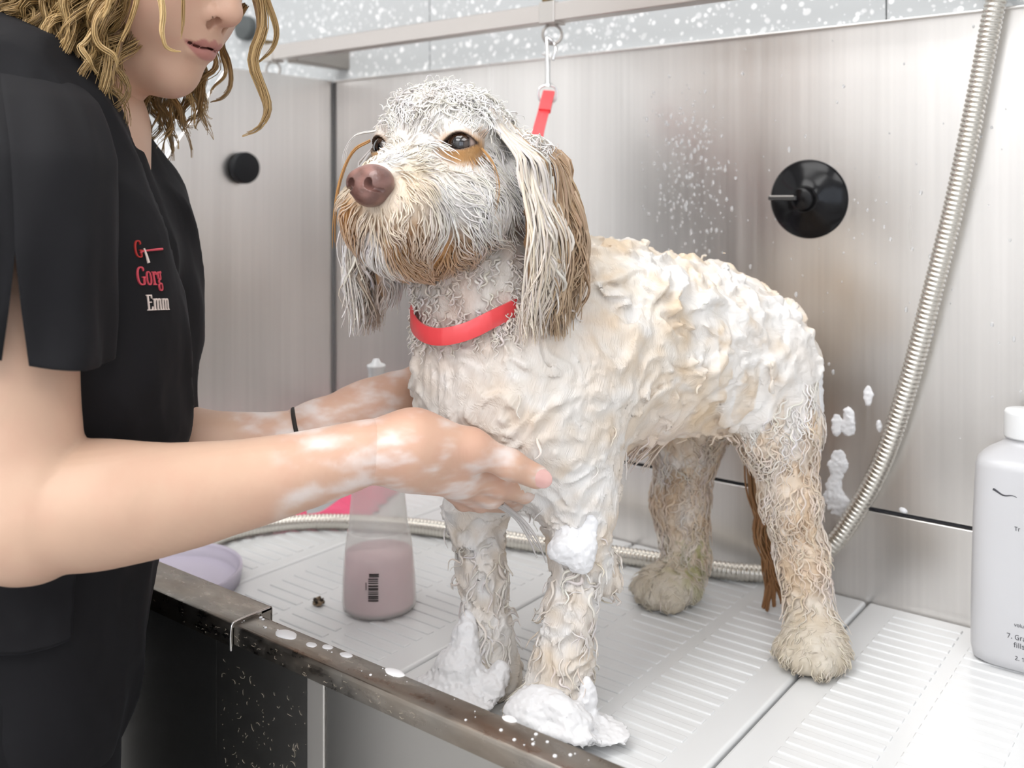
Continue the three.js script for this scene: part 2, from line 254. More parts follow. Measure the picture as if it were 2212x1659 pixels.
// white slatted floor panels
const plasticWhite = std({ color: lin(0.79, 0.80, 0.805), roughness: 0.3, clearcoat: 0.3, clearcoatRoughness: 0.18 });
{
  const edges = [-0.0, 0.265, 0.5455, 0.826, 1.1065, 1.387];
  const where = ['at the end wall under the pink cloth', 'under the pink squeeze bottle', 'under the front paws of the dog', 'under the tall white bottle', 'at the open right end of the tub'];
  const Z0 = 0.008, Z1 = RIM_ZI - 0.015, pitch = 0.0165;
  const ribW = (0.2805 - 0.05) / 3 - 0.012;
  const rib = new RoundedBoxGeometry(ribW, 0.003, 0.0095, 1, 0.0014);
  for (let i = 0; i < 5; i++) {
    const x0 = edges[i] + 0.0012 + (i ? 0 : 0.006), x1 = edges[i + 1] - 0.0012, t = thing('floor_panel', `white slatted plastic floor panel ${where[i]}`, 'floor panel', [(x0 + x1) / 2, 0, (Z0 + Z1) / 2], 'slatted panels on the tub floor');
    part('tray', slab(-(x1 - x0) / 2, (x1 - x0) / 2, -0.03, -0.0004, -(Z1 - Z0) / 2, (Z1 - Z0) / 2, 0.004), plasticWhite, t);
    part('foot', slab(-0.1, 0.1, -0.076, -0.029, -0.2, 0.2, 0.002), plasticWhite, t);
    const rows = Math.floor((Z1 - Z0 - 0.03) / pitch);
    for (let r = 0; r < rows; r++) for (let c = 0; c < 3; c++) { const m = part('slat', rib, plasticWhite, t); m.position.set((c - 1) * (ribW + 0.012), -0.0007, -(Z1 - Z0) / 2 + 0.02 + r * pitch); }
  }
}
// ---------------------------------------------------------------- the dog
const CREAM = [0.79, 0.735, 0.675], PALE = [0.81, 0.79, 0.77], FOAM = [0.90, 0.895, 0.89], BEIGE = [0.72, 0.565, 0.40], TAN = [0.50, 0.255, 0.085], EARBROWN = [0.31, 0.175, 0.085], PINK = [0.64, 0.40, 0.29], STRAW = [0.70, 0.57, 0.39];
// head frame: x to the dog's left, y up, z forward, origin between the eyes
const HX = [0.9953, 0, -0.0964], HZ = [0.0964, 0, 0.9953], HO = [0.6375,0.4618,0.4934], HAX = [HX, [0, 1, 0], HZ];
const hw = (x, y, z) => [HO[0] + HX[0] * x + HZ[0] * z, HO[1] + y, HO[2] + HX[2] * x + HZ[2] * z];
const hl = (X, Y, Z) => { const a = X - HO[0], b = Z - HO[2]; return [a * HX[0] + b * HX[2], Y - HO[1], a * HZ[0] + b * HZ[2]]; };
const TRUNK = 1, CHEST = 2, NECK = 3, FRONT = 4, REAR = 5, PAW = 6, BELLY = 7;
const bodyPrims = [
  cap([0.6416,0.2605,0.3731], [0.6834,0.2911,0.278], 0.083, 0.077, 0.03, TRUNK),
  cap([0.6834,0.2911,0.278], [0.7164,0.2843,0.2059], 0.079, 0.072, 0.03, TRUNK),
  cap([0.7164,0.2843,0.2059], [0.7484,0.2675,0.1536], 0.072, 0.068, 0.03, TRUNK),
  cap([0.6324,0.2533,0.4091], [0.6463,0.2049,0.3985], 0.050, 0.034, 0.03, CHEST),
  cap([0.6479,0.2748,0.3846], [0.6601,0.2301,0.3879], 0.072, 0.05, 0.03, CHEST),
  cap([0.6639,0.3226,0.3282], [0.6842,0.322,0.2874], 0.049, 0.05, 0.03, TRUNK),
  cap([0.6935,0.2376,0.2866], [0.7176,0.237,0.2176], 0.036, 0.032, 0.03, BELLY),
  cap([0.6418,0.2989,0.3767], [0.6374,0.3389,0.4091], 0.060, 0.050, 0.03, NECK),
  cap([0.6374,0.3389,0.4091], [0.6365,0.3782,0.4249], 0.050, 0.047, 0.03, NECK),
  // left fore leg
  cap([0.6876,0.2566,0.3629], [0.6971,0.1845,0.3632], 0.052, 0.034, 0.03, FRONT),
  cap([0.6971,0.1845,0.3632], [0.7042,0.134,0.3704], 0.031, 0.0205, 0.02, FRONT),
  cap([0.7042,0.134,0.3704], [0.7044,0.0887,0.3829], 0.0205, 0.0172, 0.015, FRONT),
  cap([0.7044,0.0887,0.3829], [0.7024,0.0394,0.3932], 0.0172, 0.0205, 0.015, FRONT),
  cap([0.7024,0.0394,0.3932], [0.7005,0.0133,0.4035], 0.0205, 0.0215, 0.015, FRONT),
  ell([0.701,0.0162,0.4169], [0.0255, 0.0165, 0.03], [[0.95, 0, 0.3], [0, 1, 0], [-0.3, 0, 0.95]], 0.012, PAW),
  cap([0.7124,0.1158,0.3477], [0.7179,0.0991,0.3435], 0.011, 0.008, 0.012, FRONT),
  // right fore leg
  cap([0.6246,0.2069,0.3773], [0.6086,0.1466,0.3896], 0.036, 0.0225, 0.03, FRONT),
  cap([0.6086,0.1466,0.3896], [0.6153,0.0951,0.3869], 0.0205, 0.016, 0.015, FRONT),
  cap([0.6153,0.0951,0.3869], [0.6197,0.0364,0.3873], 0.016, 0.0185, 0.015, FRONT),
  cap([0.6197,0.0364,0.3873], [0.6254,0.0144,0.388], 0.020, 0.022, 0.015, FRONT),
  ell([0.628,0.0135,0.3999], [0.026, 0.0175, 0.03], [[0.95, 0, 0.3], [0, 1, 0], [-0.3, 0, 0.95]], 0.012, PAW),
  // left hind leg
  cap([0.7609,0.2588,0.1528], [0.7875,0.2048,0.1552], 0.053, 0.034, 0.03, REAR),
  cap([0.7875,0.2048,0.1552], [0.7984,0.1362,0.153], 0.032, 0.0232, 0.02, REAR),
  cap([0.7984,0.1362,0.153], [0.8085,0.0845,0.1478], 0.0232, 0.0188, 0.015, REAR),
  cap([0.8085,0.0845,0.1478], [0.8212,0.0352,0.1595], 0.0188, 0.0182, 0.015, REAR),
  ell([0.829,0.0161,0.1737], [0.028, 0.024, 0.031], [[0.93, 0, 0.36], [0, 1, 0], [-0.36, 0, 0.93]], 0.014, PAW),
  ell([0.8332,0.0107,0.1805], [0.0285, 0.0155, 0.027], [[0.93, 0, 0.36], [0, 1, 0], [-0.36, 0, 0.93]], 0.01, PAW),
  // right hind leg
  cap([0.7082,0.2445,0.124], [0.6721,0.1623,0.1202], 0.05, 0.031, 0.03, REAR),
  cap([0.6721,0.1623,0.1202], [0.6636,0.1008,0.1141], 0.029, 0.025, 0.015, REAR),
  cap([0.6636,0.1008,0.1141], [0.6692,0.0426,0.1123], 0.025, 0.0225, 0.015, REAR),
  ell([0.6638,0.0194,0.1392], [0.033, 0.0195, 0.033], [[0.93, 0, 0.36], [0, 1, 0], [-0.36, 0, 0.93]], 0.016, PAW),
];
const toes = (c, ax, n, w, r) => { for (let i = 0; i < n; i++) { const t = (i / (n - 1) - 0.5) * 2; bodyPrims.push(ell([c[0] + ax[0][0] * t * w + ax[2][0] * 0.024 * (1 - 0.35 * t * t), c[1], c[2] + ax[0][2] * t * w + ax[2][2] * 0.024 * (1 - 0.35 * t * t)], [r, r * 1.05, r * 1.3], ax, 0.003, PAW)); } };
const pawAx = [[0.93, 0, 0.36], [0, 1, 0], [-0.36, 0, 0.93]];
{ const a = [0.8332,0.0107,0.1805], b = [0.6638,0.0194,0.1392]; toes([a[0], 0.013, a[2]], pawAx, 4, 0.0205, 0.0098); toes([b[0], 0.013, b[2]], pawAx, 4, 0.0225, 0.0108); }
const bones = boneSet(bodyPrims), focusBody = bones.focus;
const bodyBase = (x, y, z) => unionDist(bones.near, x, y, z);
const tagW = new Float64Array(8);
function tags(prims, x, y, z, s = 0.010) {
  tagW.fill(0); let m = 1e9; const ds = []; for (const p of prims) { const d = primDist(p, x, y, z); ds.push(d); if (d < m) m = d; }
  let t = 0; for (let i = 0; i < prims.length; i++) { const w = Math.exp(-(ds[i] - m) / s); tagW[prims[i].tag] += w; t += w; } for (let i = 0; i < 8; i++) tagW[i] /= t; return tagW;
}
// coat relief: lathered swirls on the chest, whipped peaks on the back, hanging clumps on the legs
const ridge = (n, k = 1.8) => 1 - k * Math.abs(n);
// patches of thick foam: a band over loin and hip, runs down the thigh, scattered elsewhere
const hipA = [0.737,0.3341,0.2721], hipB = [0.8105,0.3069,0.1904], hipC = [0.8107,0.2295,0.1272];
function foamAt(x, y, z) {
  const n = fbm(x * 24, y * 24, z * 24, 3), d = Math.min(primDist(cap(hipA, hipB, 0.03, 0.03), x, y, z), primDist(cap(hipB, hipC, 0.028, 0.022), x, y, z));
  const run = noise(x * 60 + 4, y * 11, z * 60), th = smooth(0.02, -0.01, primDist(cap([0.7773,0.2901,0.2159], [0.8072,0.2441,0.193], 0.05, 0.05), x, y, z));
  return clamp(Math.max(smooth(0.03, -0.015, d + 0.10 * n), 0.7 * smooth(0.24, 0.4, n), th * smooth(0.08, 0.22, run)));
}
function coat(x, y, z) {
  const w = tags(bones.near, x, y, z); let h = 0;
  const wx = noise(x * 22, y * 22, z * 22 + 3), wy = noise(x * 22 + 9, y * 22, z * 22), wz = noise(x * 22, y * 22 + 5, z * 22);
  const chest = w[CHEST] + w[NECK] * 0.4 + w[FRONT] * smooth(0.14, 0.22, y);
  if (chest > 0.02) { const r = ridge(noise(x * 46 + wx * 2.4, y * 27 + wy * 2.4, z * 46 + wz * 2.4)), q = ridge(noise(x * 120 + wx * 4, y * 62 + wy * 5, z * 120 + wz * 4)); h += chest * (0.0042 * r * Math.abs(r) + 0.0013 * q + 0.0034 * wx - 0.0022); }
  const back = w[TRUNK] + w[BELLY] * 0.4;
  if (back > 0.02) { const n1 = noise(x * 44 + 2.2 * wx, y * 44 + 2.2 * wy, z * 44 + 2.2 * wz), n2 = noise(x * 88 + 3 * wy, y * 88 + 3 * wz, z * 88 + 3 * wx), n3 = noise(x * 190 + 4 * wz, y * 150 + 4 * wx, z * 190 + 4 * wy); h += back * (0.0105 * Math.max(0, n1 + 0.08) ** 1.2 * 1.5 + 0.0042 * Math.max(0, n2) - 0.006 * Math.max(0, -n2 - 0.16) + 0.0012 * ridge(n3) + 0.003 * wy - 0.0022); }
  const leg = w[FRONT] * (1 - smooth(0.14, 0.22, y));
  if (leg > 0.02) { const r = ridge(noise(x * 62 + 2.2 * wx, y * 36 + 3 * wy, z * 62 + 2.2 * wz)), q = ridge(noise(x * 140 + 3 * wy, y * 84 + 3 * wx, z * 140)); h += leg * (0.0052 * r * Math.abs(r) + 0.0018 * q + 0.0028 * wx - 0.002); }
  if (w[REAR] > 0.02) { const r = ridge(noise(x * 80 + 2 * wx, y * 62 + 3 * wy, z * 80 + 2 * wz)), q = ridge(noise(x * 170 + 3 * wy, y * 110 + 3 * wz, z * 170)); h += w[REAR] * (0.0036 * r * Math.abs(r) + 0.0013 * q + 0.0018 * wz - 0.0014); }
  if (w[PAW] > 0.02) { const up = noise(x * 150 + wx, y * 70, z * 150 + wz); h += w[PAW] * (0.0012 * (1 - 2 * Math.abs(up)) + 0.0007 * noise(x * 300, y * 180, z * 300)); }
  return h;
}
const bodyField = (x, y, z) => { const b = bodyBase(x, y, z); const d = Math.abs(b) < 0.03 ? b - coat(x, y, z) : b; return Math.max(d, 0.0005 - y); };
bodyField.focus = focusBody;
let lo = [9, 9, 9], hi = [-9, -9, -9];
for (const p of bodyPrims) { const pts = p.a ? [[p.a, p.ra], [add3(p.a, p.d), p.rb]] : [[p.c, Math.max(...p.r)]]; for (const [q, r] of pts) for (let i = 0; i < 3; i++) { lo[i] = Math.min(lo[i], q[i] - r - 0.02); hi[i] = Math.max(hi[i], q[i] + r + 0.02); } }
const gBody = meshField(bodyField, lo, hi, 0.0018, 0.016);
function bodyColour(x, y, z, nx, ny, nz) {
  const w = tags(bones.near, x, y, z, 0.016), n1 = fbm(x * 14, y * 14, z * 14, 3), n2 = noise(x * 90, y * 60, z * 90), n3 = fbm(x * 30 + 7, y * 30, z * 30, 3);
  let c = [0, 0, 0]; const put = (q, k) => { c[0] += q[0] * k; c[1] += q[1] * k; c[2] += q[2] * k; };
  put(mix3(PALE, CREAM, clamp(0.4 + n1 + 0.3 * n2)), w[CHEST]); put(mix3(CREAM, [0.74, 0.55, 0.45], clamp(0.35 + 1.4 * n3)), w[NECK]);
  put(mix3([0.84, 0.78, 0.70], BEIGE, clamp(0.45 + 1.3 * n3 + 0.35 * n2)), w[TRUNK]);
  put(mix3(PINK, BEIGE, clamp(0.55 + 1.3 * n3)), w[BELLY]);
  put(mix3(PALE, BEIGE, clamp(0.25 + 0.9 * n3 + 0.3 * n2)), w[FRONT]);
  put(mix3(CREAM, [0.70, 0.53, 0.37], clamp(0.75 + 1.1 * n3 + 0.3 * n2)), w[REAR]);
  put(mix3([0.62, 0.565, 0.48], [0.53, 0.46, 0.355], clamp(0.5 + 1.2 * n3 + 0.4 * n2)), w[PAW]);
  const green = w[PAW] + w[REAR] > 0.6 ? smooth(0.055, 0.02, len3(sub3([x, y, z], [0.6867,0.0353,0.1152]))) * smooth(-0.05, 0.2, noise(x * 130, y * 130, z * 130)) : 0; if (green > 0) c = mix3(c, [0.36, 0.36, 0.14], 0.7 * green);
  const f = foamAt(x, y, z) * (1 - w[PAW]); return mix3(c, FOAM, 0.7 * f);
}
paint(gBody, (...q) => { bones.follow(q[0], q[1], q[2]); return bodyColour(...q); }); bones.focus();

// head
const EL = [0.036, -0.001, -0.011], ER = [-0.036, -0.001, -0.011], EN = unit3([0.30, 0.10, 0.95]);
const hp = (x, y, z, r, k = 0.018, tag = 0) => ell(hw(x, y, z), Array.isArray(r) ? r : [r, r, r], HAX, k, tag);
const headPrims = [
  hp(0, -0.006, -0.052, [0.05, 0.05, 0.052]), hp(0, 0.010, -0.026, [0.043, 0.034, 0.034]), hp(0, -0.03, -0.02, [0.046, 0.038, 0.04]),
  hp(0, -0.026, 0.022, [0.020, 0.017, 0.036]), hp(0.016, -0.051, 0.024, [0.026, 0.027, 0.031]), hp(-0.016, -0.051, 0.024, [0.026, 0.027, 0.031]),
  hp(0.034, -0.048, -0.022, [0.03, 0.034, 0.032]), hp(-0.034, -0.048, -0.022, [0.03, 0.034, 0.032]),
  hp(0, -0.074, 0.018, [0.022, 0.021, 0.027]), hp(0, -0.07, -0.025, [0.036, 0.034, 0.04]),
  hp(0.034, 0.0125, -0.016, [0.016, 0.0065, 0.011], 0.01), hp(-0.034, 0.0125, -0.016, [0.016, 0.0065, 0.011], 0.01),
  // ear leathers
  hp(0.060, -0.025, -0.072, [0.014, 0.03, 0.026], 0.014), hp(0.074, -0.078, -0.068, [0.009, 0.045, 0.027], 0.014),
  hp(-0.057, -0.015, -0.062, [0.014, 0.03, 0.026], 0.014), hp(-0.068, -0.082, -0.05, [0.009, 0.045, 0.02], 0.014),
];
const skull = boneSet(headPrims);
const eyeBalls = [[EL, 1], [ER, -1]].map(([e, s]) => ({ c: hw(...e), n: [EN[0] * s, EN[1], EN[2]], s }));
function eyeLocal(e, x, y, z) { // coordinates in the eye's frame: a across (outward +), b up, c outward along its axis
  const q = hl(x, y, z), E = e.s > 0 ? EL : ER, d = [q[0] - E[0], q[1] - E[1], q[2] - E[2]], n = e.n, a = unit3(cross3([0, 1, 0], n)), b = cross3(n, a);
  return [dot3(d, a) * e.s, dot3(d, b), dot3(d, n)];
}
const almond = (a, b) => { const u = clamp(a / 0.0125, -1, 1), top = 0.0068 * (1 - u * u) + 0.0006, bot = -0.0046 * (1 - u * u) - 0.0002; return Math.max(b - top, bot - b, Math.abs(a) - 0.0125); };
function headField(x, y, z) {
  let d = unionDist(skull.near, x, y, z);
  if (d < 0.025) {
    d -= 0.0012 * noise(x * 130, y * 130, z * 130) + 0.0022 * noise(x * 50, y * 50, z * 50) * 1.0;
    for (const e of eyeBalls) {
      const [a, b, c] = eyeLocal(e, x, y, z), r = Math.hypot(a, b, c);
      if (r < 0.04) { d = smin(d, r - 0.0150, 0.006); if (c > 0) d = Math.max(d, Math.min(0.02, -almond(a, b) * 0.8)); d = Math.max(d, 0.0118 - r); }
    }
  }
  return d;
}
headField.focus = skull.focus;
const gHead = meshField(headField, [HO[0] - 0.12, HO[1] - 0.135, HO[2] - 0.13], [HO[0] + 0.11, HO[1] + 0.07, HO[2] + 0.09], 0.00135, 0.012);
function headColour(x, y, z) {
  const [a, b, c] = hl(x, y, z), n = fbm(x * 40, y * 40, z * 40, 3), n2 = noise(x * 150, y * 150, z * 150);
  let col = mix3(mix3([0.95, 0.935, 0.91], PALE, smooth(0.0, -0.04, b)), CREAM, clamp(0.3 + n));
  const stain = (k, q) => { col = mix3(col, q, clamp(k)); };
  // tear stains round the eyes, rust coloured beard, straw bridge
  for (const e of eyeBalls) { const [u, v, w] = eyeLocal(e, x, y, z); const al = almond(u, v), r = Math.hypot(u * 0.75, v + 0.004, w * 0.5); if (w > -0.006) { stain(1.2 * smooth(0.019, 0.008, r + 0.004 * n), TAN); stain(smooth(0.0022, 0.0004, al) * (w > 0.004 ? 1 : 0), [0.05, 0.022, 0.012]); } }
  stain(0.75 * smooth(0.015, 0.045, c + 0.008 * n) * smooth(-0.012, -0.03, b + 0.004 * n2), BEIGE);
  stain(smooth(-0.052, -0.076, b + 0.014 * n) * smooth(-0.035, 0.005, c + 0.01 * n2) * 0.98, TAN);
  stain(smooth(0.002, -0.024, a + 0.006 * n) * smooth(0.02, 0.05, c + 0.01 * n) * smooth(-0.03, -0.05, b), TAN);
  stain(0.6 * smooth(0.02, -0.01, b + 0.01 * n) * smooth(-0.05, -0.02, b) * smooth(-0.02, 0.03, c) * clamp(0.5 + 2 * n), STRAW);
  stain(0.8 * smooth(0.006, 0.001, Math.abs(b + 0.0625 + 0.35 * Math.abs(a))) * smooth(0.028, 0.036, c), [0.16, 0.07, 0.035]);
  stain(0.9 * smooth(0.014, 0.006, Math.abs(a + 0.004)) * smooth(-0.064, -0.068, b) * smooth(0.02, 0.03, c), PALE);
  stain(smooth(0.062, 0.068, Math.abs(a)) * smooth(0.01, -0.03, b), EARBROWN);
  return col;
}
paint(gHead, headColour);
const dog = thing('dog', 'cream curly-coated dog covered in shampoo lather standing in the tub', 'dog');
// hair grain: fine relief wrapped round the body
const grain = dataTex(1024, 1024, (u, v) => { const w = noise(u * 10, v * 10, 2), a = noise(u * 90 + 3 * w, v * 22 + 2 * w, 5), b = noise(u * 190 + 5 * w, v * 40 + 4 * w, 8); return 0.5 + 0.42 * (0.6 * a + 0.5 * b); }, false, [1, 1]);
const wrapUV = (g, cx, cz, r) => { const p = g.attributes.position, uv = new Float32Array(p.count * 2); for (let i = 0; i < p.count; i++) { uv[2 * i] = Math.atan2(p.getX(i) - cx, p.getZ(i) - cz) * r / 0.12; uv[2 * i + 1] = p.getY(i) / 0.12; } g.setAttribute('uv', new THREE.BufferAttribute(uv, 2)); return g; };
wrapUV(gBody, [0.661,0.3069,0.3052][0], [0.661,0.3069,0.3052][2], 0.1); wrapUV(gHead, HO[0], HO[2] - 0.045, 0.06);
const furSkin = std({ bumpMap: grain, bumpScale: 0.0009, vertexColors: true, roughness: 0.52, sheen: 0.25, sheenColor: lin(1, 0.95, 0.9), sheenRoughness: 0.5, clearcoat: 0.12, clearcoatRoughness: 0.35 });
const furLock = std({ vertexColors: true, roughness: 0.46, clearcoat: 0.18, clearcoatRoughness: 0.3 });
part('body', merge([gBody, gHead]), furSkin, dog);

// locks of wet hair grown from a surface
function grow(st, geo, field, count, seed, spec, pre = null) {
  const r = rng(seed), p = geo.attributes.position.array, ix = geo.index.array, nt = ix.length / 3, acc = new Float64Array(nt); let s = 0;
  for (let t = 0; t < nt; t++) { const a = 3 * ix[3 * t], b = 3 * ix[3 * t + 1], c = 3 * ix[3 * t + 2]; const u = [p[b] - p[a], p[b + 1] - p[a + 1], p[b + 2] - p[a + 2]], v = [p[c] - p[a], p[c + 1] - p[a + 1], p[c + 2] - p[a + 2]]; s += len3(cross3(u, v)); acc[t] = s; }
  let made = 0, tries = 0;
  while (made < count && tries < count * (pre ? 120 : 6)) {
    tries++; const q = r() * s; let L = 0, R = nt - 1; while (L < R) { const m = (L + R) >> 1; if (acc[m] < q) L = m + 1; else R = m; }
    let e = r(), f = r(); if (e + f > 1) { e = 1 - e; f = 1 - f; } const a = 3 * ix[3 * L], b = 3 * ix[3 * L + 1], c = 3 * ix[3 * L + 2];
    const P0 = [0, 1, 2].map((i) => p[a + i] + e * (p[b + i] - p[a + i]) + f * (p[c + i] - p[a + i]));
    if (pre && !pre(P0)) continue;
    if (field === bodyBase) focusBody(...P0, 0.03);
    const n0 = fieldGrad(field, P0, 0.004), o = spec(P0, n0, r); if (!o) continue; made++;
    let d = o.dir; d = unit3(add3(d, n0, -dot3(d, n0) * (o.flatten ?? 1))); let pos = add3(P0, n0, -o.r * 0.5), ph = r() * 6.28; const m = o.seg ?? 8, st0 = o.len / m, pts = [pos], turn = r() < 0.5 ? -1 : 1;
    for (let k = 1; k <= m; k++) {
      const nn = fieldGrad(field, pos, 0.003), bb = unit3(cross3(d, nn)); ph += o.freq * turn * (0.8 + 0.4 * r());
      let step = add3(add3(d, bb, o.curl * Math.cos(ph)), nn, (o.curlUp ?? 0.3) * o.curl * Math.sin(ph));
      const w = o.wander ?? 0.4; step = add3(step, [noise(pos[0] * 45, pos[1] * 45, pos[2] * 45 + o.ns), noise(pos[0] * 45 + 31, pos[1] * 45, pos[2] * 45 + o.ns), noise(pos[0] * 45, pos[1] * 45 + 17, pos[2] * 45 + o.ns)], w);
      step = unit3(add3(step, [0, -1, 0], o.grav ?? 0)); pos = add3(pos, step, st0);
      const off = o.r * (o.lift0 ?? 0.5) + (o.lift ?? 0) * k / m, ff = field(...pos); if (ff < off) pos = add3(pos, fieldGrad(field, pos, 0.003), off - ff); else if (o.cling && ff > off + o.cling) pos = add3(pos, fieldGrad(field, pos, 0.003), (off + o.cling - ff) * 0.7);
      if (pos[1] < 0.002) break;
      pts.push(pos); d = unit3(add3(d, step, 0.6));
    }
    if (pts.length > 2) st.add(pts, 0, 0, o.a, o.b, o.sides ?? 5, o.flat ?? 0.7, (u) => o.r * (0.35 + 0.65 * Math.min(1, u * 5)) * Math.pow(1 - u * 0.93, 0.6));
  }
}
const jit = (c, r, s = 0.1) => { const k = 1 + (r() - 0.5) * 2 * s; return [c[0] * k, c[1] * k * (1 - (r() - 0.5) * 0.04), c[2] * k * (1 - (r() - 0.5) * 0.1)]; };
const headBase = (x, y, z) => { let d = unionDist(headPrims, x, y, z); return d; };
function headLock(P, n, r) {
  const [a, b, c] = hl(...P);
  for (const e of eyeBalls) { // lids bare, short hair laid away from the eye
    const [u, v, w] = eyeLocal(e, ...P), al = almond(u, v); if (w > -0.006 && al < 0.0030) return null;
    if (w > -0.008 && Math.hypot(u, v) < 0.021) { const ax = unit3(cross3([0, 1, 0], e.n)), bx = cross3(e.n, ax), dl = add3(ax.map((q) => q * u * e.s), bx, v * 1.6), dw = [HX[0] * dl[0] + HZ[0] * dl[2], dl[1], HX[2] * dl[0] + HZ[2] * dl[2]]; const col = jit(headColour(...P), r, 0.12); return { dir: add3(unit3(dw), HX, 0.5 * e.s), len: 0.005 + 0.006 * r(), r: 0.0005 + 0.0003 * r(), curl: 0.15, freq: 0.6, lift: 0.0004, lift0: 0.2, wander: 0.2, a: col, b: jit(col, r), ns: 5, seg: 5, sides: 4, cling: 0.0015 }; }
  }
  const nd = Math.hypot((a - 0.003) / 0.0185, (b + 0.032) / 0.0175, (c - 0.056) / 0.02); if (nd < 1) return null;   // the bare nose
  if (c > 0.03 && Math.abs(b + 0.0625 + 0.35 * Math.abs(a)) < 0.0014 && Math.abs(a) < 0.03) return null;             // the lip line
  if (b < -0.085 && c < -0.03 && r() < 0.5) return null;
  if (Math.abs(a) > 0.066 && b < -0.02) return null;                                                                 // the ears have their own hair
  const col = jit(headColour(...P), r, 0.08), tip = jit(mix3(col, [0.92, 0.89, 0.84], 0.3), r, 0.05);
  const crown = smooth(0.012, 0.026, b + 0.25 * (-c - 0.03)) > r() || (c < -0.05 && b > -0.025);
  if (crown) {
    const out = [HX[0] * a + HZ[0] * (c + 0.05), -0.02, HX[2] * a + HZ[2] * (c + 0.05)], stand = r() < 0.12;
    return { dir: add3(unit3([r() - 0.5, r() - 0.5, r() - 0.5]), unit3(out), 0.8), len: 0.016 + 0.018 * r(), r: 0.0007 + 0.0008 * r(), curl: 0.8 + 0.9 * r(), freq: 0.6 + 0.6 * r(), curlUp: stand ? 1.6 : 0.5, lift: stand ? 0.008 : 0.002 * r(), wander: 0.8, grav: 0.05, a: col, b: tip, ns: 0, seg: 11, sides: 4, cling: stand ? 0.01 : 0.0028 };
  }
  const side = Math.abs(a), s = Math.sign(a) || 1; let dir, len, rad = 0.0006 + 0.00055 * r(), curl = 0.3, grav = 0.2, lift = 0.0018;
  if (b > 0.004) { dir = add3(add3(HZ.map((q) => -q), [0, 1, 0], 0.7), HX, 0.5 * s * side / 0.03); len = 0.010 + 0.008 * r(); curl = 0.45; grav = 0; lift = 0.0008; rad *= 0.9; }
  else if (c > 0.012) { // muzzle: out and down, moustache
    dir = add3(add3(HX.map((q) => q * s * 0.7), [0, -1, 0], b < -0.045 ? 1.7 : 0.5), HZ, -0.55); len = 0.011 + 0.011 * r(); grav = 0.25; if (b < -0.05) { len = 0.016 + 0.016 * r(); lift = 0.003; } if (b > -0.022) { len *= 0.7; dir = add3(HX.map((q) => q * s), HZ, -0.9); grav = 0.05; curl = 0.6; }
  } else { // cheeks: back and down
    dir = add3(add3(HZ.map((q) => -q * 0.8), [0, -1, 0], 0.55 - 2.5 * b - (side > 0.04 ? -0.3 : 0)), HX, 0.25 * s); len = 0.02 + 0.018 * r(); curl = 0.4; grav = 0.15; rad *= 1.1;
  }
  return { dir, len, r: rad, curl, freq: 0.8, lift, wander: 0.65, grav, a: col, b: tip, ns: 5, seg: 8, sides: 4, cling: 0.003 };
}
const stHead = new Strands(); grow(stHead, gHead, headBase, 7200, 11, headLock);
part('head_coat', stHead.geometry(), furLock, dog);
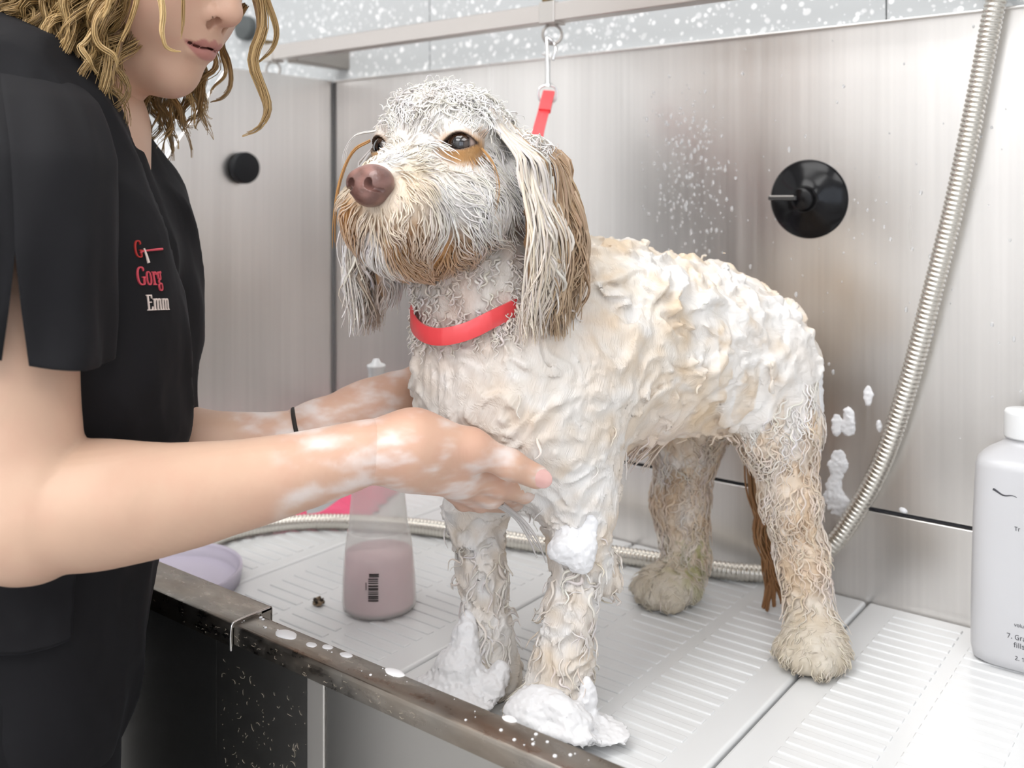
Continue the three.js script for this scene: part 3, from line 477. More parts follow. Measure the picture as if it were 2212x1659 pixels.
// neck ringlets, sparse locks over the trunk, wavy locks on the legs
const stBody = new Strands();
grow(stBody, gBody, bodyBase, 4000, 23, (P, n, r) => {
  const w = tags(bones.near, ...P, 0.012), q = r(); let k = 0, best = 0; for (let i = 1; i < 8; i++) if (w[i] > best) { best = w[i]; k = i; }
  const c = jit(bodyColour(...P, ...n), r, 0.1), t = jit(mix3(c, PALE, 0.35), r, 0.06);
  const hd = hl(...P); if (k === NECK) { if (hd[1] > -0.06) return null; return { dir: [r() - 0.5, -0.9, r() - 0.5], len: 0.012 + 0.014 * r(), r: 0.0010 + 0.0007 * r(), curl: 1.5, freq: 0.95, curlUp: 0.8, lift: 0.002, lift0: 0.9, wander: 0.6, a: c, b: t, ns: 2, seg: 11, cling: 0.004 }; }
  if (k === CHEST) return q < 0.002 ? { dir: [noise(P[0] * 30, P[1] * 30, 1) * 2, -1, noise(P[2] * 30, P[1] * 30, 4) * 2], len: 0.014 + 0.016 * r(), r: 0.0016 + 0.0016 * r(), curl: 0.6, freq: 0.5, lift0: 1.2, lift: 0.001, wander: 1.0, a: c, b: t, ns: 3, seg: 8, flat: 0.45, cling: 0.002 } : null;
  if (k === TRUNK) return q < 0.008 ? { dir: [r() - 0.5, -0.5, r() - 0.5], len: 0.008 + 0.014 * r(), r: 0.0012 + 0.0014 * r(), curl: 0.9, freq: 0.7, lift0: 1.8, lift: 0.002, wander: 1.0, a: c, b: t, ns: 4, seg: 7, flat: 0.6, cling: 0.004 } : null;
  if (k === BELLY) return { dir: [0.2 * (r() - 0.5) - 0.2, -1, 0.2 * (r() - 0.5) + 0.5], len: 0.02 + 0.02 * r(), r: 0.001 + 0.0007 * r(), curl: 0.35, freq: 0.7, lift: 0.004, wander: 0.5, grav: 0.3, a: c, b: t, ns: 4, seg: 8 };
  if (k === FRONT) return q < (P[1] > 0.13 ? 0.015 : 0.3) ? { dir: [(r() - 0.5) * 1.2, -1, (r() - 0.5) * 1.2], len: 0.014 + 0.02 * r(), r: 0.0009 + 0.0012 * r(), curl: 0.9, freq: 0.7, lift0: 1.0, lift: 0.003 * r(), wander: 0.9, a: c, b: t, ns: 6, seg: 9, flat: 0.6, cling: 0.005 } : null;
  if (k === REAR) return { dir: [(r() - 0.5) * 0.7, -1, (r() - 0.5) * 0.7], len: 0.02 + 0.018 * r(), r: 0.0008 + 0.0008 * r(), curl: 0.95, freq: 0.95, lift0: 0.9, lift: 0.001, wander: 0.5, a: c, b: t, ns: 8, seg: 11, cling: 0.003 };
  return q < 0.95 ? { dir: [(r() - 0.5), -1, (r() - 0.5)], len: 0.007 + 0.007 * r(), r: 0.0006 + 0.0005 * r(), curl: 0.5, freq: 0.7, lift0: 0.5, lift: 0.0005, wander: 0.5, a: c, b: jit(mix3(c, [0.8, 0.74, 0.62], 0.5), r), ns: 9, seg: 5, cling: 0.002 } : null;
});
const hindPaws = [[0.8311,0.0146,0.1771], [0.6638,0.0194,0.1392]];
grow(stBody, gBody, bodyBase, 900, 29, (P, n, r) => { const c = jit(bodyColour(...P, ...n), r, 0.08), o = hindPaws[Math.hypot(P[0] - hindPaws[0][0], P[2] - hindPaws[0][2]) < 0.07 ? 0 : 1]; return { dir: [(P[0] - o[0]) * 30 + (r() - 0.5) * 0.6, -0.8, (P[2] - o[2]) * 30 + (r() - 0.5) * 0.6], len: 0.006 + 0.008 * r(), r: 0.0005 + 0.0006 * r(), curl: 0.6, freq: 0.8, lift0: 0.5, lift: 0.0008, wander: 0.7, a: c, b: jit(mix3(c, [0.72, 0.67, 0.58], 0.5), r), ns: 9, seg: 6, sides: 4, cling: 0.002 }; }, (P) => P[1] < 0.055 && hindPaws.some((o) => Math.hypot(P[0] - o[0], P[2] - o[2]) < 0.06));
focusBody();
part('body_coat', stBody.geometry(), furLock, dog);
// long hair of the ears
{
  const make = (s, n, seed, xo) => {
    const st = new Strands(), r = rng(seed);
    for (let i = 0; i < n; i++) {
      const u = r(), front = s > 0 ? -0.034 : -0.032, z0 = front - (s > 0 ? 0.07 : 0.036) * u, low = r() < 0.35, y0 = low ? -0.02 - 0.06 * r() : 0.024 - 0.03 * u + 0.006 * r(), yEnd = (s > 0 ? -0.152 : -0.158) + 0.034 * r() * (0.4 + r()), m = 18, pts = [], am = 0.001 + 0.0036 * r(), sp = (r() - 0.5) * 0.02, out = 0.007 * r(); let ph, fr;
      const group = Math.floor(u * 15 + 0.6 * r()), gw = 0.0055 * Math.sin(group * 2.4), gp = group * 1.7; ph = group * 2.1 + 1.1 * (r() - 0.5); fr = (s > 0 ? 1.5 : 2.0) + 0.5 * Math.sin(group * 5.3) + 0.25 * r();
      for (let k = 0; k <= m; k++) { const t = k / m, y = y0 + (yEnd - y0) * t, prof = mix(0.045, 0.074 + xo * 0.55, smooth(0.024, -0.016, y)) + (0.012 + xo * 0.4) * smooth(-0.015, -0.075, y) - 0.008 * smooth(-0.09, -0.15, y) + out * smooth(0.01, -0.02, y), e = smooth(0, 0.3, t);
        pts.push(hw(s * prof + e * (am * Math.cos(ph + fr * 6.28 * t) + gw * Math.sin(gp + 7 * t)), y, z0 + sp * t + 0.008 * t + e * (am * 1.3 * Math.sin(ph * 1.7 + fr * 6.28 * t) + gw * Math.cos(gp + 6 * t)))); }
      const brown = u > 0.46 + 0.25 * (r() - 0.5), c = jit(brown ? mix3(EARBROWN, BEIGE, 0.6 * r()) : mix3(PALE, BEIGE, 0.6 * r()), r, 0.1);
      st.add(pts, 0, 0, c, jit(mix3(c, s > 0 ? BEIGE : PALE, 0.35), r), 4, 0.7, (t) => (i % 3 ? 0.0006 + 0.0008 * ((i * 7919) % 13) / 13 : 0.0013 + 0.0011 * ((i * 7919) % 13) / 13) * (1 - 0.8 * t ** 2.5));
    }
    return st.geometry();
  };
  part('ear_hair', make(1, 760, 31, 0.0), furLock, dog); part('ear_hair', make(-1, 330, 37, 0.004), furLock, dog);
}
// nose, eyes
{
  const N = [0.003, -0.0305, 0.056];
  const f = (x, y, z) => { // head coordinates about the nose
    let d = primDist(ell([0, 0, 0], [0.0178, 0.0138, 0.0135]), x, y, z); d = smin(d, primDist(ell([0, -0.0085, 0.001], [0.0105, 0.0085, 0.0115]), x, y, z), 0.006);
    d = smin(d, primDist(ell([0.0085, 0.0, 0.0055], [0.0082, 0.0085, 0.008]), x, y, z), 0.004); d = smin(d, primDist(ell([-0.0085, 0.0, 0.0055], [0.0082, 0.0085, 0.008]), x, y, z), 0.004);
    const X = Math.abs(x); const hole = Math.min(primDist(ell([0.0078, -0.002, 0.013], [0.0036, 0.0042, 0.007]), X, y, z), primDist(cap([0.0085, -0.0045, 0.0125], [0.0165, -0.0065, 0.005], 0.0022, 0.0016), X, y, z));
    d = Math.max(d, -hole); d = Math.max(d, -(primDist(cap([0, -0.018, 0.0135], [0, 0.003, 0.0165], 0.0011, 0.0008), x, y, z)));
    return d - 0.00018 * noise(x * 900, y * 900, z * 900);
  };
  const g = meshField(f, [-0.022, -0.022, -0.017], [0.022, 0.018, 0.02], 0.0006, 0.003);
  paint(g, (x, y, z) => mix3([0.30, 0.155, 0.13], [0.17, 0.085, 0.07], clamp(0.5 + 1.4 * noise(x * 120, y * 120, z * 120) + (y < -0.006 ? 0.4 : 0))));
  const m = part('nose', g, std({ vertexColors: true, roughness: 0.38, clearcoat: 0.35, clearcoatRoughness: 0.25 }), dog);
  m.matrixAutoUpdate = true; m.position.set(...hw(...N)); m.rotation.set(-0.12, Math.atan2(HZ[0], HZ[2]), 0, 'YXZ');
  for (const e of eyeBalls) {
    const eg = new THREE.SphereGeometry(0.0124, 40, 30), look = unit3([e.n[0] * 0.75 - 0.02, 0.05, e.n[2]]);
    paint(eg, (x, y, z) => { const k = Math.acos(clamp(dot3(unit3([x, y, z]), look), -1, 1)); return k < 0.36 ? [0.004, 0.004, 0.005] : k < 0.72 ? mix3([0.012, 0.007, 0.005], [0.05, 0.022, 0.01], smooth(0.36, 0.6, k)) : k < 0.80 ? [0.015, 0.009, 0.007] : [0.42, 0.30, 0.25]; });
    const em = part('eye', plain(eg), std({ vertexColors: true, roughness: 0.05, clearcoat: 1, clearcoatRoughness: 0.02 }), dog); em.position.set(...e.c); em.rotation.y = Math.atan2(HZ[0], HZ[2]);
  }
  // stray rust coloured hairs hanging from the brow and the far cheek
  const st = new Strands(), r = rng(91);
  const stray = (pts, n, sp, rad, c) => { for (let i = 0; i < n; i++) { const o = [r() - 0.5, r() - 0.5, r() - 0.5]; st.add(spline(pts.map((p, k) => add3(p, o, sp * (0.4 + k / pts.length))), 18), rad, rad * 0.25, jit(c, r), jit(c, r), 4); } };
  stray([hw(-0.044, 0.004, 0.003), hw(-0.053, -0.004, 0.012), hw(-0.060, -0.028, 0.02), hw(-0.062, -0.06, 0.024), hw(-0.064, -0.078, 0.022)], 7, 0.004, 0.0006, TAN);
  stray([hw(-0.040, 0.012, 0.0), hw(-0.055, 0.008, 0.008), hw(-0.062, -0.006, 0.012), hw(-0.062, -0.02, 0.012)], 5, 0.003, 0.0005, PALE);
  stray([hw(0.052, -0.004, -0.012), hw(0.062, -0.016, -0.012), hw(0.066, -0.034, -0.014), hw(0.060, -0.062, -0.012)], 5, 0.003, 0.00035, TAN);
  stuff(part('stray_hair', st.geometry(), furLock, dog));
}
// tail: one wet rust coloured hank hanging behind the left hind leg
{
  const st = new Strands(), r = rng(61), base = [[0.744,0.1829,0.0965], [0.7477,0.1212,0.0936], [0.7512,0.0796,0.0948], [0.7565,0.0449,0.0932]], ends = [[0.7535,0.0023,0.0992], [0.7505,0.0047,0.1003], [0.7703,0.0163,0.0889], [0.7595,0.0074,0.0959], [0.7662,0.0102,0.0908]];
  for (let i = 0; i < 150; i++) {
    const e = ends[i % 5], wv = Math.sin(i * 0.7) * 0.006, o = [(r() - 0.5), (r() - 0.5), (r() - 0.5)], ph = r() * 6;
    const pts = spline([...base.map((b, k) => add3(add3(b, o, [0.022, 0.019, 0.017, 0.011][k]), [0.793, 0, -0.609], wv * [0, 1, -1, 0.6][k])), add3(mix3(base[3], e, 0.55), [0.004 * Math.sin(ph), 0, 0.004 * Math.cos(ph)], i % 5 === 2 ? 1.6 : 0.6), add3(e, o, 0.003)], 26);
    const c = jit(mix3([0.36, 0.17, 0.06], [0.52, 0.31, 0.15], r() ** 2), r, 0.15); st.add(pts, 0.0011, 0.0006, c, jit([0.27, 0.12, 0.04], r, 0.15), 5);
  }
  part('tail', st.geometry(), furLock, dog);
}
console.log('dog', gBody.index.count / 3, gHead.index.count / 3, stHead.i.length / 3, stBody.i.length / 3);
// ---------------------------------------------------------------- the groomer
const person = thing('person', 'person with curly blond hair in a black tunic washing the dog with both hands', 'person');
const SKIN = [0.69, 0.455, 0.325], ROSY = [0.67, 0.37, 0.27], LIP = [0.56, 0.25, 0.21];
// body directions: forward over the tub, sideways
const BF = [0.5644, 0, -0.8245], BS = [0.8245, 0, 0.5644];
// head frame: x to the near side, y up, z out of the face (bent forward); origin under the nose
const PF = (() => { const s = Math.sin(0.37), c = Math.cos(0.37), L = c * Math.cos(0.27), D = -c * Math.sin(0.27); return [0.7931 * L - 0.6090 * D, -s, -(0.6090 * L + 0.7931 * D)]; })();
const PR = unit3(cross3(PF, [0, 1, 0])), PU = cross3(PR, PF), PO = [0.4909,0.5594,0.572], PAX = [PR, PU, PF];
const pw = (x, y, z) => add3(add3(add3(PO, PR, x), PU, y), PF, z);
const pl = (X, Y, Z) => { const d = [X - PO[0], Y - PO[1], Z - PO[2]]; return [dot3(d, PR), dot3(d, PU), dot3(d, PF)]; };
{
  const pe = (x, y, z, r, k = 0.014) => ell(pw(x, y, z), r, PAX, k), pc = (a, b, ra, rb, k = 0.014) => cap(pw(...a), pw(...b), ra, rb, k);
  const both = (f) => [f(1), f(-1)];
  const headP = [
    pe(0, 0.085, -0.092, [0.072, 0.094, 0.094], 0.03), pe(0, 0.045, -0.05, [0.056, 0.07, 0.052], 0.03), pe(0, -0.012, -0.036, [0.042, 0.042, 0.036], 0.025),
    ...both((s) => pc([0, -0.046, -0.028], [s * 0.046, -0.03, -0.088], 0.017, 0.019, 0.022)), ...both((s) => pc([s * 0.046, -0.03, -0.088], [s * 0.06, 0.03, -0.098], 0.019, 0.014, 0.02)),
    pe(0, -0.0505, -0.0185, [0.0175, 0.0145, 0.0145], 0.014), pe(0, -0.011, -0.0135, [0.025, 0.022, 0.0165], 0.016),
    ...both((s) => pe(s * 0.034, 0.006, -0.034, [0.024, 0.03, 0.025], 0.02)),
    pe(0, -0.0150, -0.0025, [0.0215, 0.0050, 0.0085], 0.004), pe(0, -0.0258, -0.0035, [0.0185, 0.0062, 0.0085], 0.004),
    pc([0, 0.055, -0.004], [0, 0.016, 0.009], 0.0085, 0.0092, 0.012), pe(0, 0.0105, 0.0105, [0.0098, 0.0092, 0.0105], 0.008),
    ...both((s) => pe(s * 0.0118, 0.0068, 0.0015, [0.0062, 0.0072, 0.0088], 0.005)),
    ...both((s) => pe(s * 0.03, 0.060, -0.016, [0.019, 0.008, 0.011], 0.014)), ...both((s) => pe(s * 0.0315, 0.0435, -0.0185, [0.0145, 0.0085, 0.0115], 0.004)), ...both((s) => pe(s * 0.0315, 0.0305, -0.0205, [0.0135, 0.005, 0.0085], 0.006)),
    cap(pw(0, -0.015, -0.085), [0.3687,0.4835,0.6368], 0.050, 0.048, 0.025), cap(pw(0, 0.04, -0.1), [0.3618,0.5107,0.6421], 0.05, 0.052, 0.03),
    ...both((s) => ell(pw(s * 0.067, 0.035, -0.098), [0.006, 0.028, 0.016], PAX, 0.006)),
  ];
  const faceBones = boneSet(headP);
  const headF = (x, y, z) => {
    let d = unionDist(faceBones.near, x, y, z); if (d > 0.02) return d; const [a, b, c] = pl(x, y, z), A = Math.abs(a);
    if (c > -0.03 && b < 0.03 && b > -0.05) {
      const nos = primDist(ell([0.0095, 0.0018, 0.0055], [0.0046, 0.0076, 0.0074]), A, b, c); d = Math.max(d, -nos);
      // the closed mouth: a fine seam curving back to the corners
      const zz = 0.0062 - 22 * A * A, yy = -0.0204 + 1.2 * A * A + 0.0006 * Math.cos(A * 260); const seam = Math.max(Math.hypot(b - yy, Math.max(0, zz - 0.009 - c)) - 0.0010, A - 0.0218); d = Math.max(d, -seam);
    }
    return d;
  };
  headF.focus = faceBones.focus;
  const gh = meshField(headF, pw(0, 0.05, -0.09).map((v) => v - 0.19), pw(0, 0.05, -0.09).map((v) => v + 0.17), 0.0016, 0.006);
  paint(gh, (x, y, z) => { const [a, b, c] = pl(x, y, z), n = fbm(x * 60, y * 60, z * 60, 3); let q = mix3(SKIN, ROSY, clamp(0.25 + 0.5 * n + 0.5 * smooth(0.05, 0.0, Math.hypot(Math.abs(a) - 0.034, b - 0.004, c + 0.03)) + 0.5 * smooth(0.02, 0.0, Math.hypot(a, b - 0.006, c - 0.012)))); const yy = -0.0204 + 1.2 * a * a, up = 0.0075 * (1 - (a / 0.025) ** 2) + 0.0012 * Math.cos(a * 500), dn = 0.0098 * (1 - (a / 0.024) ** 2); const l = c > -0.022 && Math.abs(a) < 0.025 ? Math.min(smooth(yy + up + 0.001, yy + up - 0.0008, b), smooth(yy - dn - 0.001, yy - dn + 0.001, b)) : 0; return mix3(q, mix3(LIP, [0.45, 0.17, 0.15], clamp(0.4 + n)), clamp(l)); });
  // arms and hands: a limb is a chain of short bones along a smooth path
  const limb = (pts, rs, n) => { const c = new THREE.CatmullRomCurve3(pts.map(v3), false, 'centripetal'), rc = new THREE.CatmullRomCurve3(rs.map((r, i) => new THREE.Vector3(i, r, 0))), o = []; let a = null, ra; for (let i = 0; i <= n; i++) { const q = c.getPoint(i / n), p = [q.x, q.y, q.z], r = rc.getPoint(i / n).y; if (a) o.push(cap(a, p, ra, r, i === 1 ? 0.014 : 0.002)); a = p; ra = r; } return o; };
  const armsP = [
    ...limb([[0.4902,0.4231,0.7263], [0.4996,0.3384,0.7343], [0.5053,0.2912,0.7375], [0.5157,0.248,0.7371], [0.5239,0.2228,0.7345]], [0.042, 0.0435, 0.043, 0.041, 0.0395], 14), ell([0.5272,0.2034,0.7332], [0.026, 0.021, 0.026], null, 0.025),
    ...limb([[0.5239,0.2228,0.7345], [0.5466,0.2223,0.7057], [0.5654,0.2203,0.6712], [0.5917,0.223,0.6207], [0.6196,0.2307,0.5702], [0.6384,0.2381,0.5407]], [0.0395, 0.0408, 0.0368, 0.0305, 0.0256, 0.0224], 24),
    // far arm
    ...limb([[0.2801,0.4763,0.5599], [0.311,0.331,0.5614], [0.3428,0.2142,0.5685]], [0.046, 0.044, 0.040], 8), ...limb([[0.3428,0.2142,0.5685], [0.4232,0.2022,0.5382], [0.4579,0.2054,0.5015], [0.4828,0.2117,0.4735]], [0.040, 0.0355, 0.028, 0.0226], 14),
  ];
  const nearHand = [
    cap([0.6332,0.236,0.5472], [0.6548,0.237,0.5193], 0.0228, 0.0235, 0.02), cap([0.6534,0.2392,0.5178], [0.6699,0.2271,0.485], 0.0215, 0.0185, 0.02), cap([0.6493,0.2241,0.5109], [0.6642,0.2056,0.473], 0.0185, 0.0155, 0.018),
    cap([0.6616,0.2442,0.5166], [0.6854,0.2356,0.4857], 0.0165, 0.0128, 0.014), cap([0.6854,0.2356,0.4857], [0.7022,0.2205,0.4602], 0.0126, 0.0105, 0.008), cap([0.7022,0.2205,0.4602], [0.714,0.2094,0.4423], 0.0108, 0.0092, 0.006),
    cap([0.6648,0.2149,0.4763], [0.6786,0.1982,0.4455], 0.0108, 0.0096, 0.008), cap([0.6786,0.1982,0.4455], [0.6799,0.1851,0.4143], 0.0096, 0.0086, 0.005), cap([0.6799,0.1851,0.4143], [0.6729,0.1789,0.3844], 0.0086, 0.0074, 0.005),
    cap([0.6582,0.2042,0.4687], [0.6662,0.1858,0.4399], 0.0104, 0.0095, 0.006), cap([0.6662,0.1858,0.4399], [0.6643,0.1734,0.4061], 0.0095, 0.0086, 0.004), cap([0.6643,0.1734,0.4061], [0.6557,0.1697,0.3787], 0.0086, 0.0074, 0.004),
    cap([0.6487,0.199,0.466], [0.6528,0.1777,0.4351], 0.0098, 0.0088, 0.006), cap([0.6528,0.1777,0.4351], [0.6494,0.1666,0.4024], 0.0088, 0.0076, 0.004),
    cap([0.639,0.198,0.4659], [0.6383,0.1758,0.4387], 0.0088, 0.0076, 0.006), cap([0.6383,0.1758,0.4387], [0.6356,0.1658,0.413], 0.0076, 0.0064, 0.004),
  ];
  const farHand = [
    cap([0.4748,0.2101,0.4797], [0.4935,0.2154,0.459], 0.0232, 0.0238, 0.02), cap([0.4935,0.2154,0.459], [0.5173,0.2299,0.4257], 0.0245, 0.0232, 0.02), cap([0.4925,0.2068,0.4472], [0.5129,0.2115,0.4127], 0.02, 0.019, 0.018), cap([0.5173,0.2299,0.4257], [0.5317,0.2386,0.402], 0.0225, 0.0185, 0.02),
    cap([0.5093,0.2348,0.4406], [0.5321,0.2507,0.4143], 0.0155, 0.0122, 0.012), cap([0.5321,0.2507,0.4143], [0.545,0.2596,0.3918], 0.0122, 0.0105, 0.006), cap([0.545,0.2596,0.3918], [0.5513,0.2623,0.3706], 0.0105, 0.0088, 0.005),
    cap([0.5296,0.2405,0.3998], [0.5378,0.2433,0.3683], 0.0108, 0.0098, 0.006), cap([0.5378,0.2433,0.3683], [0.5415,0.241,0.3365], 0.0098, 0.0082, 0.004),
    cap([0.5261,0.2302,0.3962], [0.5347,0.2298,0.3618], 0.0106, 0.0096, 0.006), cap([0.5347,0.2298,0.3618], [0.5422,0.2258,0.3271], 0.0096, 0.008, 0.004),
    cap([0.5213,0.2204,0.3974], [0.5293,0.2174,0.3622], 0.01, 0.009, 0.006), cap([0.5293,0.2174,0.3622], [0.5362,0.2127,0.3304], 0.009, 0.0076, 0.004),
    cap([0.5162,0.2119,0.4012], [0.5206,0.2056,0.3689], 0.0088, 0.0078, 0.006), cap([0.5206,0.2056,0.3689], [0.5248,0.2003,0.3443], 0.0078, 0.0066, 0.004),
  ];
  const bounds = (ps, m = 0.02) => { const a = [9, 9, 9], b = [-9, -9, -9]; for (const p of ps) for (const [q, r] of p.a ? [[p.a, p.ra], [add3(p.a, p.d), p.rb]] : [[p.c, Math.max(...p.r)]]) for (let i = 0; i < 3; i++) { a[i] = Math.min(a[i], q[i] - r - m); b[i] = Math.max(b[i], q[i] + r + m); } return [a, b]; };
  const skinField = (ps) => { const b = boneSet(ps), f = (x, y, z) => { const d = unionDist(b.near, x, y, z); return Math.abs(d) < 0.01 ? d - 0.0005 * noise(x * 45, y * 45, z * 45) - 0.00012 * noise(x * 400, y * 400, z * 400) : d; }; f.focus = b.focus; return f; };
  const skinCol = (rosy) => (x, y, z) => { const n = fbm(x * 35, y * 35, z * 35, 3), n2 = noise(x * 220, y * 220, z * 220); return mix3(SKIN, ROSY, clamp(rosy + 0.5 * n + 0.1 * n2)); };
  // soap film on the wet hands and wrists shows as white smears, knuckles are redder
  const handA = [0.6677,0.2272,0.4955], handB = [0.5206,0.2291,0.4231];
  const armCol = (x, y, z) => { const d = Math.min(len3(sub3([x, y, z], handA)), len3(sub3([x, y, z], handB))), h = smooth(0.17, 0.05, d), n = fbm(x * 35, y * 35, z * 35, 3), n2 = noise(x * 220, y * 220, z * 220), s = smooth(-0.12, 0.4, fbm(x * 30 + 3, y * 75, z * 30, 4)); return mix3(mix3(SKIN, ROSY, clamp(0.08 + 0.38 * h + 0.5 * n + 0.1 * n2)), [0.88, 0.83, 0.81], 0.7 * s * smooth(0.2, 0.4, h)); };
  const ga = paint(meshField(skinField(armsP), ...bounds(armsP), 0.003, 0.004), armCol);
  const gn = paint(meshField(skinField(nearHand), ...bounds(nearHand), 0.0016, 0.004), armCol), gf = paint(meshField(skinField(farHand), ...bounds(farHand), 0.0018, 0.004), armCol);
  // torso under the clothes ties head and arms together
  const torsoP = [cap([0.4397,0.4807,0.6895], [0.3055,0.487,0.5782], 0.045, 0.045, 0.03), cap([0.3713,0.4688,0.6412], [0.3792,0.2446,0.6414], 0.075, 0.08, 0.04), cap([0.3792,0.2446,0.6414], [0.3701,0.1219,0.6736], 0.08, 0.085, 0.04)];
  const gt = paint(meshField((x, y, z) => unionDist(torsoP, x, y, z), ...bounds(torsoP), 0.008, 0.004), skinCol(0.1));
  part('body', merge([gh, ga, gn, gf, gt].map(plain)), std({ vertexColors: true, roughness: 0.46, sheen: 0.15, sheenColor: lin(1, 0.8, 0.7), clearcoat: 0.08, clearcoatRoughness: 0.35 }), person);
  { // thumb nail
    const a = [0.7022,0.2205,0.4602], b = [0.714,0.2094,0.4423], t = unit3(sub3(b, a)), out = unit3(add3([0.58, 0.35, 0.75], t, -dot3([0.58, 0.35, 0.75], t))), s = cross3(out, t), g = new THREE.SphereGeometry(1, 20, 14), p = g.attributes.position;
    for (let i = 0; i < p.count; i++) { const q = [p.getX(i), p.getY(i), p.getZ(i)], sq = Math.sign(q[0]) * Math.abs(q[0]) ** 0.75; const w = add3(add3(add3(add3(b, t, 0.0005 + 0.0088 * sq), s, 0.0072 * q[1]), out, 0.0086 - 0.0032 * q[1] * q[1]), out, 0.0014 * q[2]); p.setXYZ(i, ...w); }
    g.computeVertexNormals(); part('thumbnail', g, std({ color: lin(0.78, 0.46, 0.42), roughness: 0.22, clearcoat: 0.6 }), person);
  }

  // ---- black tunic
  const SUIT = std({ color: lin(0.009, 0.0088, 0.0105), roughness: 0.8, specularIntensity: 0.5, sheen: 0.4, sheenColor: lin(0.08, 0.08, 0.1), sheenRoughness: 0.55 });
  const tunicP = [
    cap([0.413,0.484,0.71], [0.4234,0.4539,0.6957], 0.066, 0.072, 0.03), cap([0.4234,0.4539,0.6957], [0.4476,0.3759,0.6771], 0.072, 0.072, 0.03), cap([0.4476,0.3759,0.6771], [0.4541,0.314,0.6658], 0.072, 0.070, 0.03), cap([0.4541,0.314,0.6658], [0.452,0.2582,0.6611], 0.070, 0.070, 0.03),
    cap([0.3167,0.4604,0.6074], [0.3392,0.3998,0.5902], 0.072, 0.080, 0.008), cap([0.3392,0.3998,0.5902], [0.3519,0.3155,0.5867], 0.080, 0.081, 0.008), cap([0.3519,0.3155,0.5867], [0.3583,0.2226,0.6007], 0.081, 0.082, 0.008),
    cap([0.3827,0.4554,0.6387], [0.3981,0.3712,0.6206], 0.055, 0.062, 0.01), cap([0.408,0.4867,0.7012], [0.2526,0.4893,0.581], 0.058, 0.055, 0.03), cap([0.3445,0.4313,0.6617], [0.3564,0.2435,0.6526], 0.10, 0.10, 0.03),
    cap([0.4027,0.2407,0.6423], [0.3894,0.1474,0.6714], 0.088, 0.088, 0.03), cap([0.3957,0.1529,0.6855], [0.3966,0.0535,0.691], 0.088, 0.094, 0.04), cap([0.2973,0.12,0.6476], [0.3014,0.0105,0.657], 0.088, 0.092, 0.04),
  ];
  const hemY = 0.02;
  const sewn = [0.5275,0.3613,0.6511];
  const tunicBase = (x, y, z) => {
    let d = unionDist(tunicP, x, y, z);
    if (d < 0.03) { const s = x * BS[0] + z * BS[2], f = x * BF[0] + z * BF[2]; const calm = mix(0.3, 1, smooth(0.04, 0.09, len3(sub3([x, y, z], sewn)))); d -= calm * (0.0075 * noise(s * 16 + 3 * y, y * 7 + 1.5 * s, f * 16) + 0.0046 * (1 - 2 * Math.abs(noise(s * 24 - 5 * y, y * 8, f * 24 + 5 * y)))) + 0.0005 * noise(x * 120, y * 60, z * 120); }
    return d;
  };
  // neck opening cut away along a sloping V, hem cut level
  const neckA = [0.4171,0.4912,0.6186], neckN = unit3([0.30, 0.90, -0.32]);
  const tunicF = (x, y, z) => Math.max(tunicBase(x, y, z), -(y + 0.30), -(primDist(cap(pw(0, 0.02, -0.09), [0.3948,0.4937,0.6168], 0.054, 0.03), x, y, z)));
  const [tl, th] = bounds(tunicP, 0.03); tl[1] = Math.max(tl[1], -0.33);
  part('tunic', meshField(tunicF, tl, th, 0.0045, 0.012), SUIT, person);
  // near sleeve: a cloth tube with a slit at the hem
  const slv = (() => {
    const C = [[0.3952,0.5317,0.6921], [0.4224,0.5144,0.7028], [0.4579,0.4875,0.7159], [0.4887,0.4478,0.725], [0.5079,0.3989,0.7317], [0.515,0.3575,0.735], [0.5191,0.326,0.7369]], R = [0.012, 0.042, 0.058, 0.063, 0.060, 0.056, 0.053], curve = new THREE.CatmullRomCurve3(C.map(v3)), nU = 96, nV = 70, pos = [], idx = [];
    const side = [-BF[0] * 0 + 0.793, 0, -0.609], near = [0.609, 0, 0.793]; // right in the picture and towards the front of the tub
    for (let shell = 0; shell < 2; shell++) for (let j = 0; j <= nV; j++) for (let i = 0; i <= nU; i++) {
      const v = j / nV, gap = v > 0.70 ? 0.30 * ((v - 0.70) / 0.30) ** 1.1 : 0, th0 = 1.13, a = th0 + gap * 0.5 + (2 * Math.PI - gap) * i / nU, c = curve.getPoint(v), q = v * (R.length - 1), k = Math.min(R.length - 2, Math.floor(q)), r0 = mix(R[k], R[k + 1], q - k);
      const fold = 0.0035 * noise(Math.cos(a) * 1.6 + 5, Math.sin(a) * 1.6, v * 2.2) + 0.0025 * noise(Math.cos(a) * 3 + v * 2, Math.sin(a) * 3, v * 3 + 9), r = r0 + fold * (0.4 + v) * 1.6 - shell * 0.0012, tilt = -0.016 * (Math.cos(a) - 0.2) * smooth(0.35, 1, v);
      pos.push(c.x + (side[0] * Math.cos(a) + near[0] * Math.sin(a)) * r, c.y + tilt, c.z + (side[2] * Math.cos(a) + near[2] * Math.sin(a)) * r);
    }
    const N = (nU + 1) * (nV + 1); for (let s = 0; s < 2; s++) for (let j = 0; j < nV; j++) for (let i = 0; i < nU; i++) { const a = s * N + j * (nU + 1) + i, b = a + 1, c = a + nU + 1, d = c + 1; if (s) idx.push(a, c, b, b, c, d); else idx.push(a, b, c, b, d, c); }
    for (let i = 0; i < nU; i++) { const a = nV * (nU + 1) + i, b = a + 1; idx.push(a, b, a + N, b, b + N, a + N); }
    for (let j = 0; j < nV; j++) for (const i of [0, nU]) { const a = j * (nU + 1) + i, b = a + nU + 1; if (i) idx.push(a, a + N, b, b, a + N, b + N); else idx.push(a, b, a + N, b, b + N, a + N); }
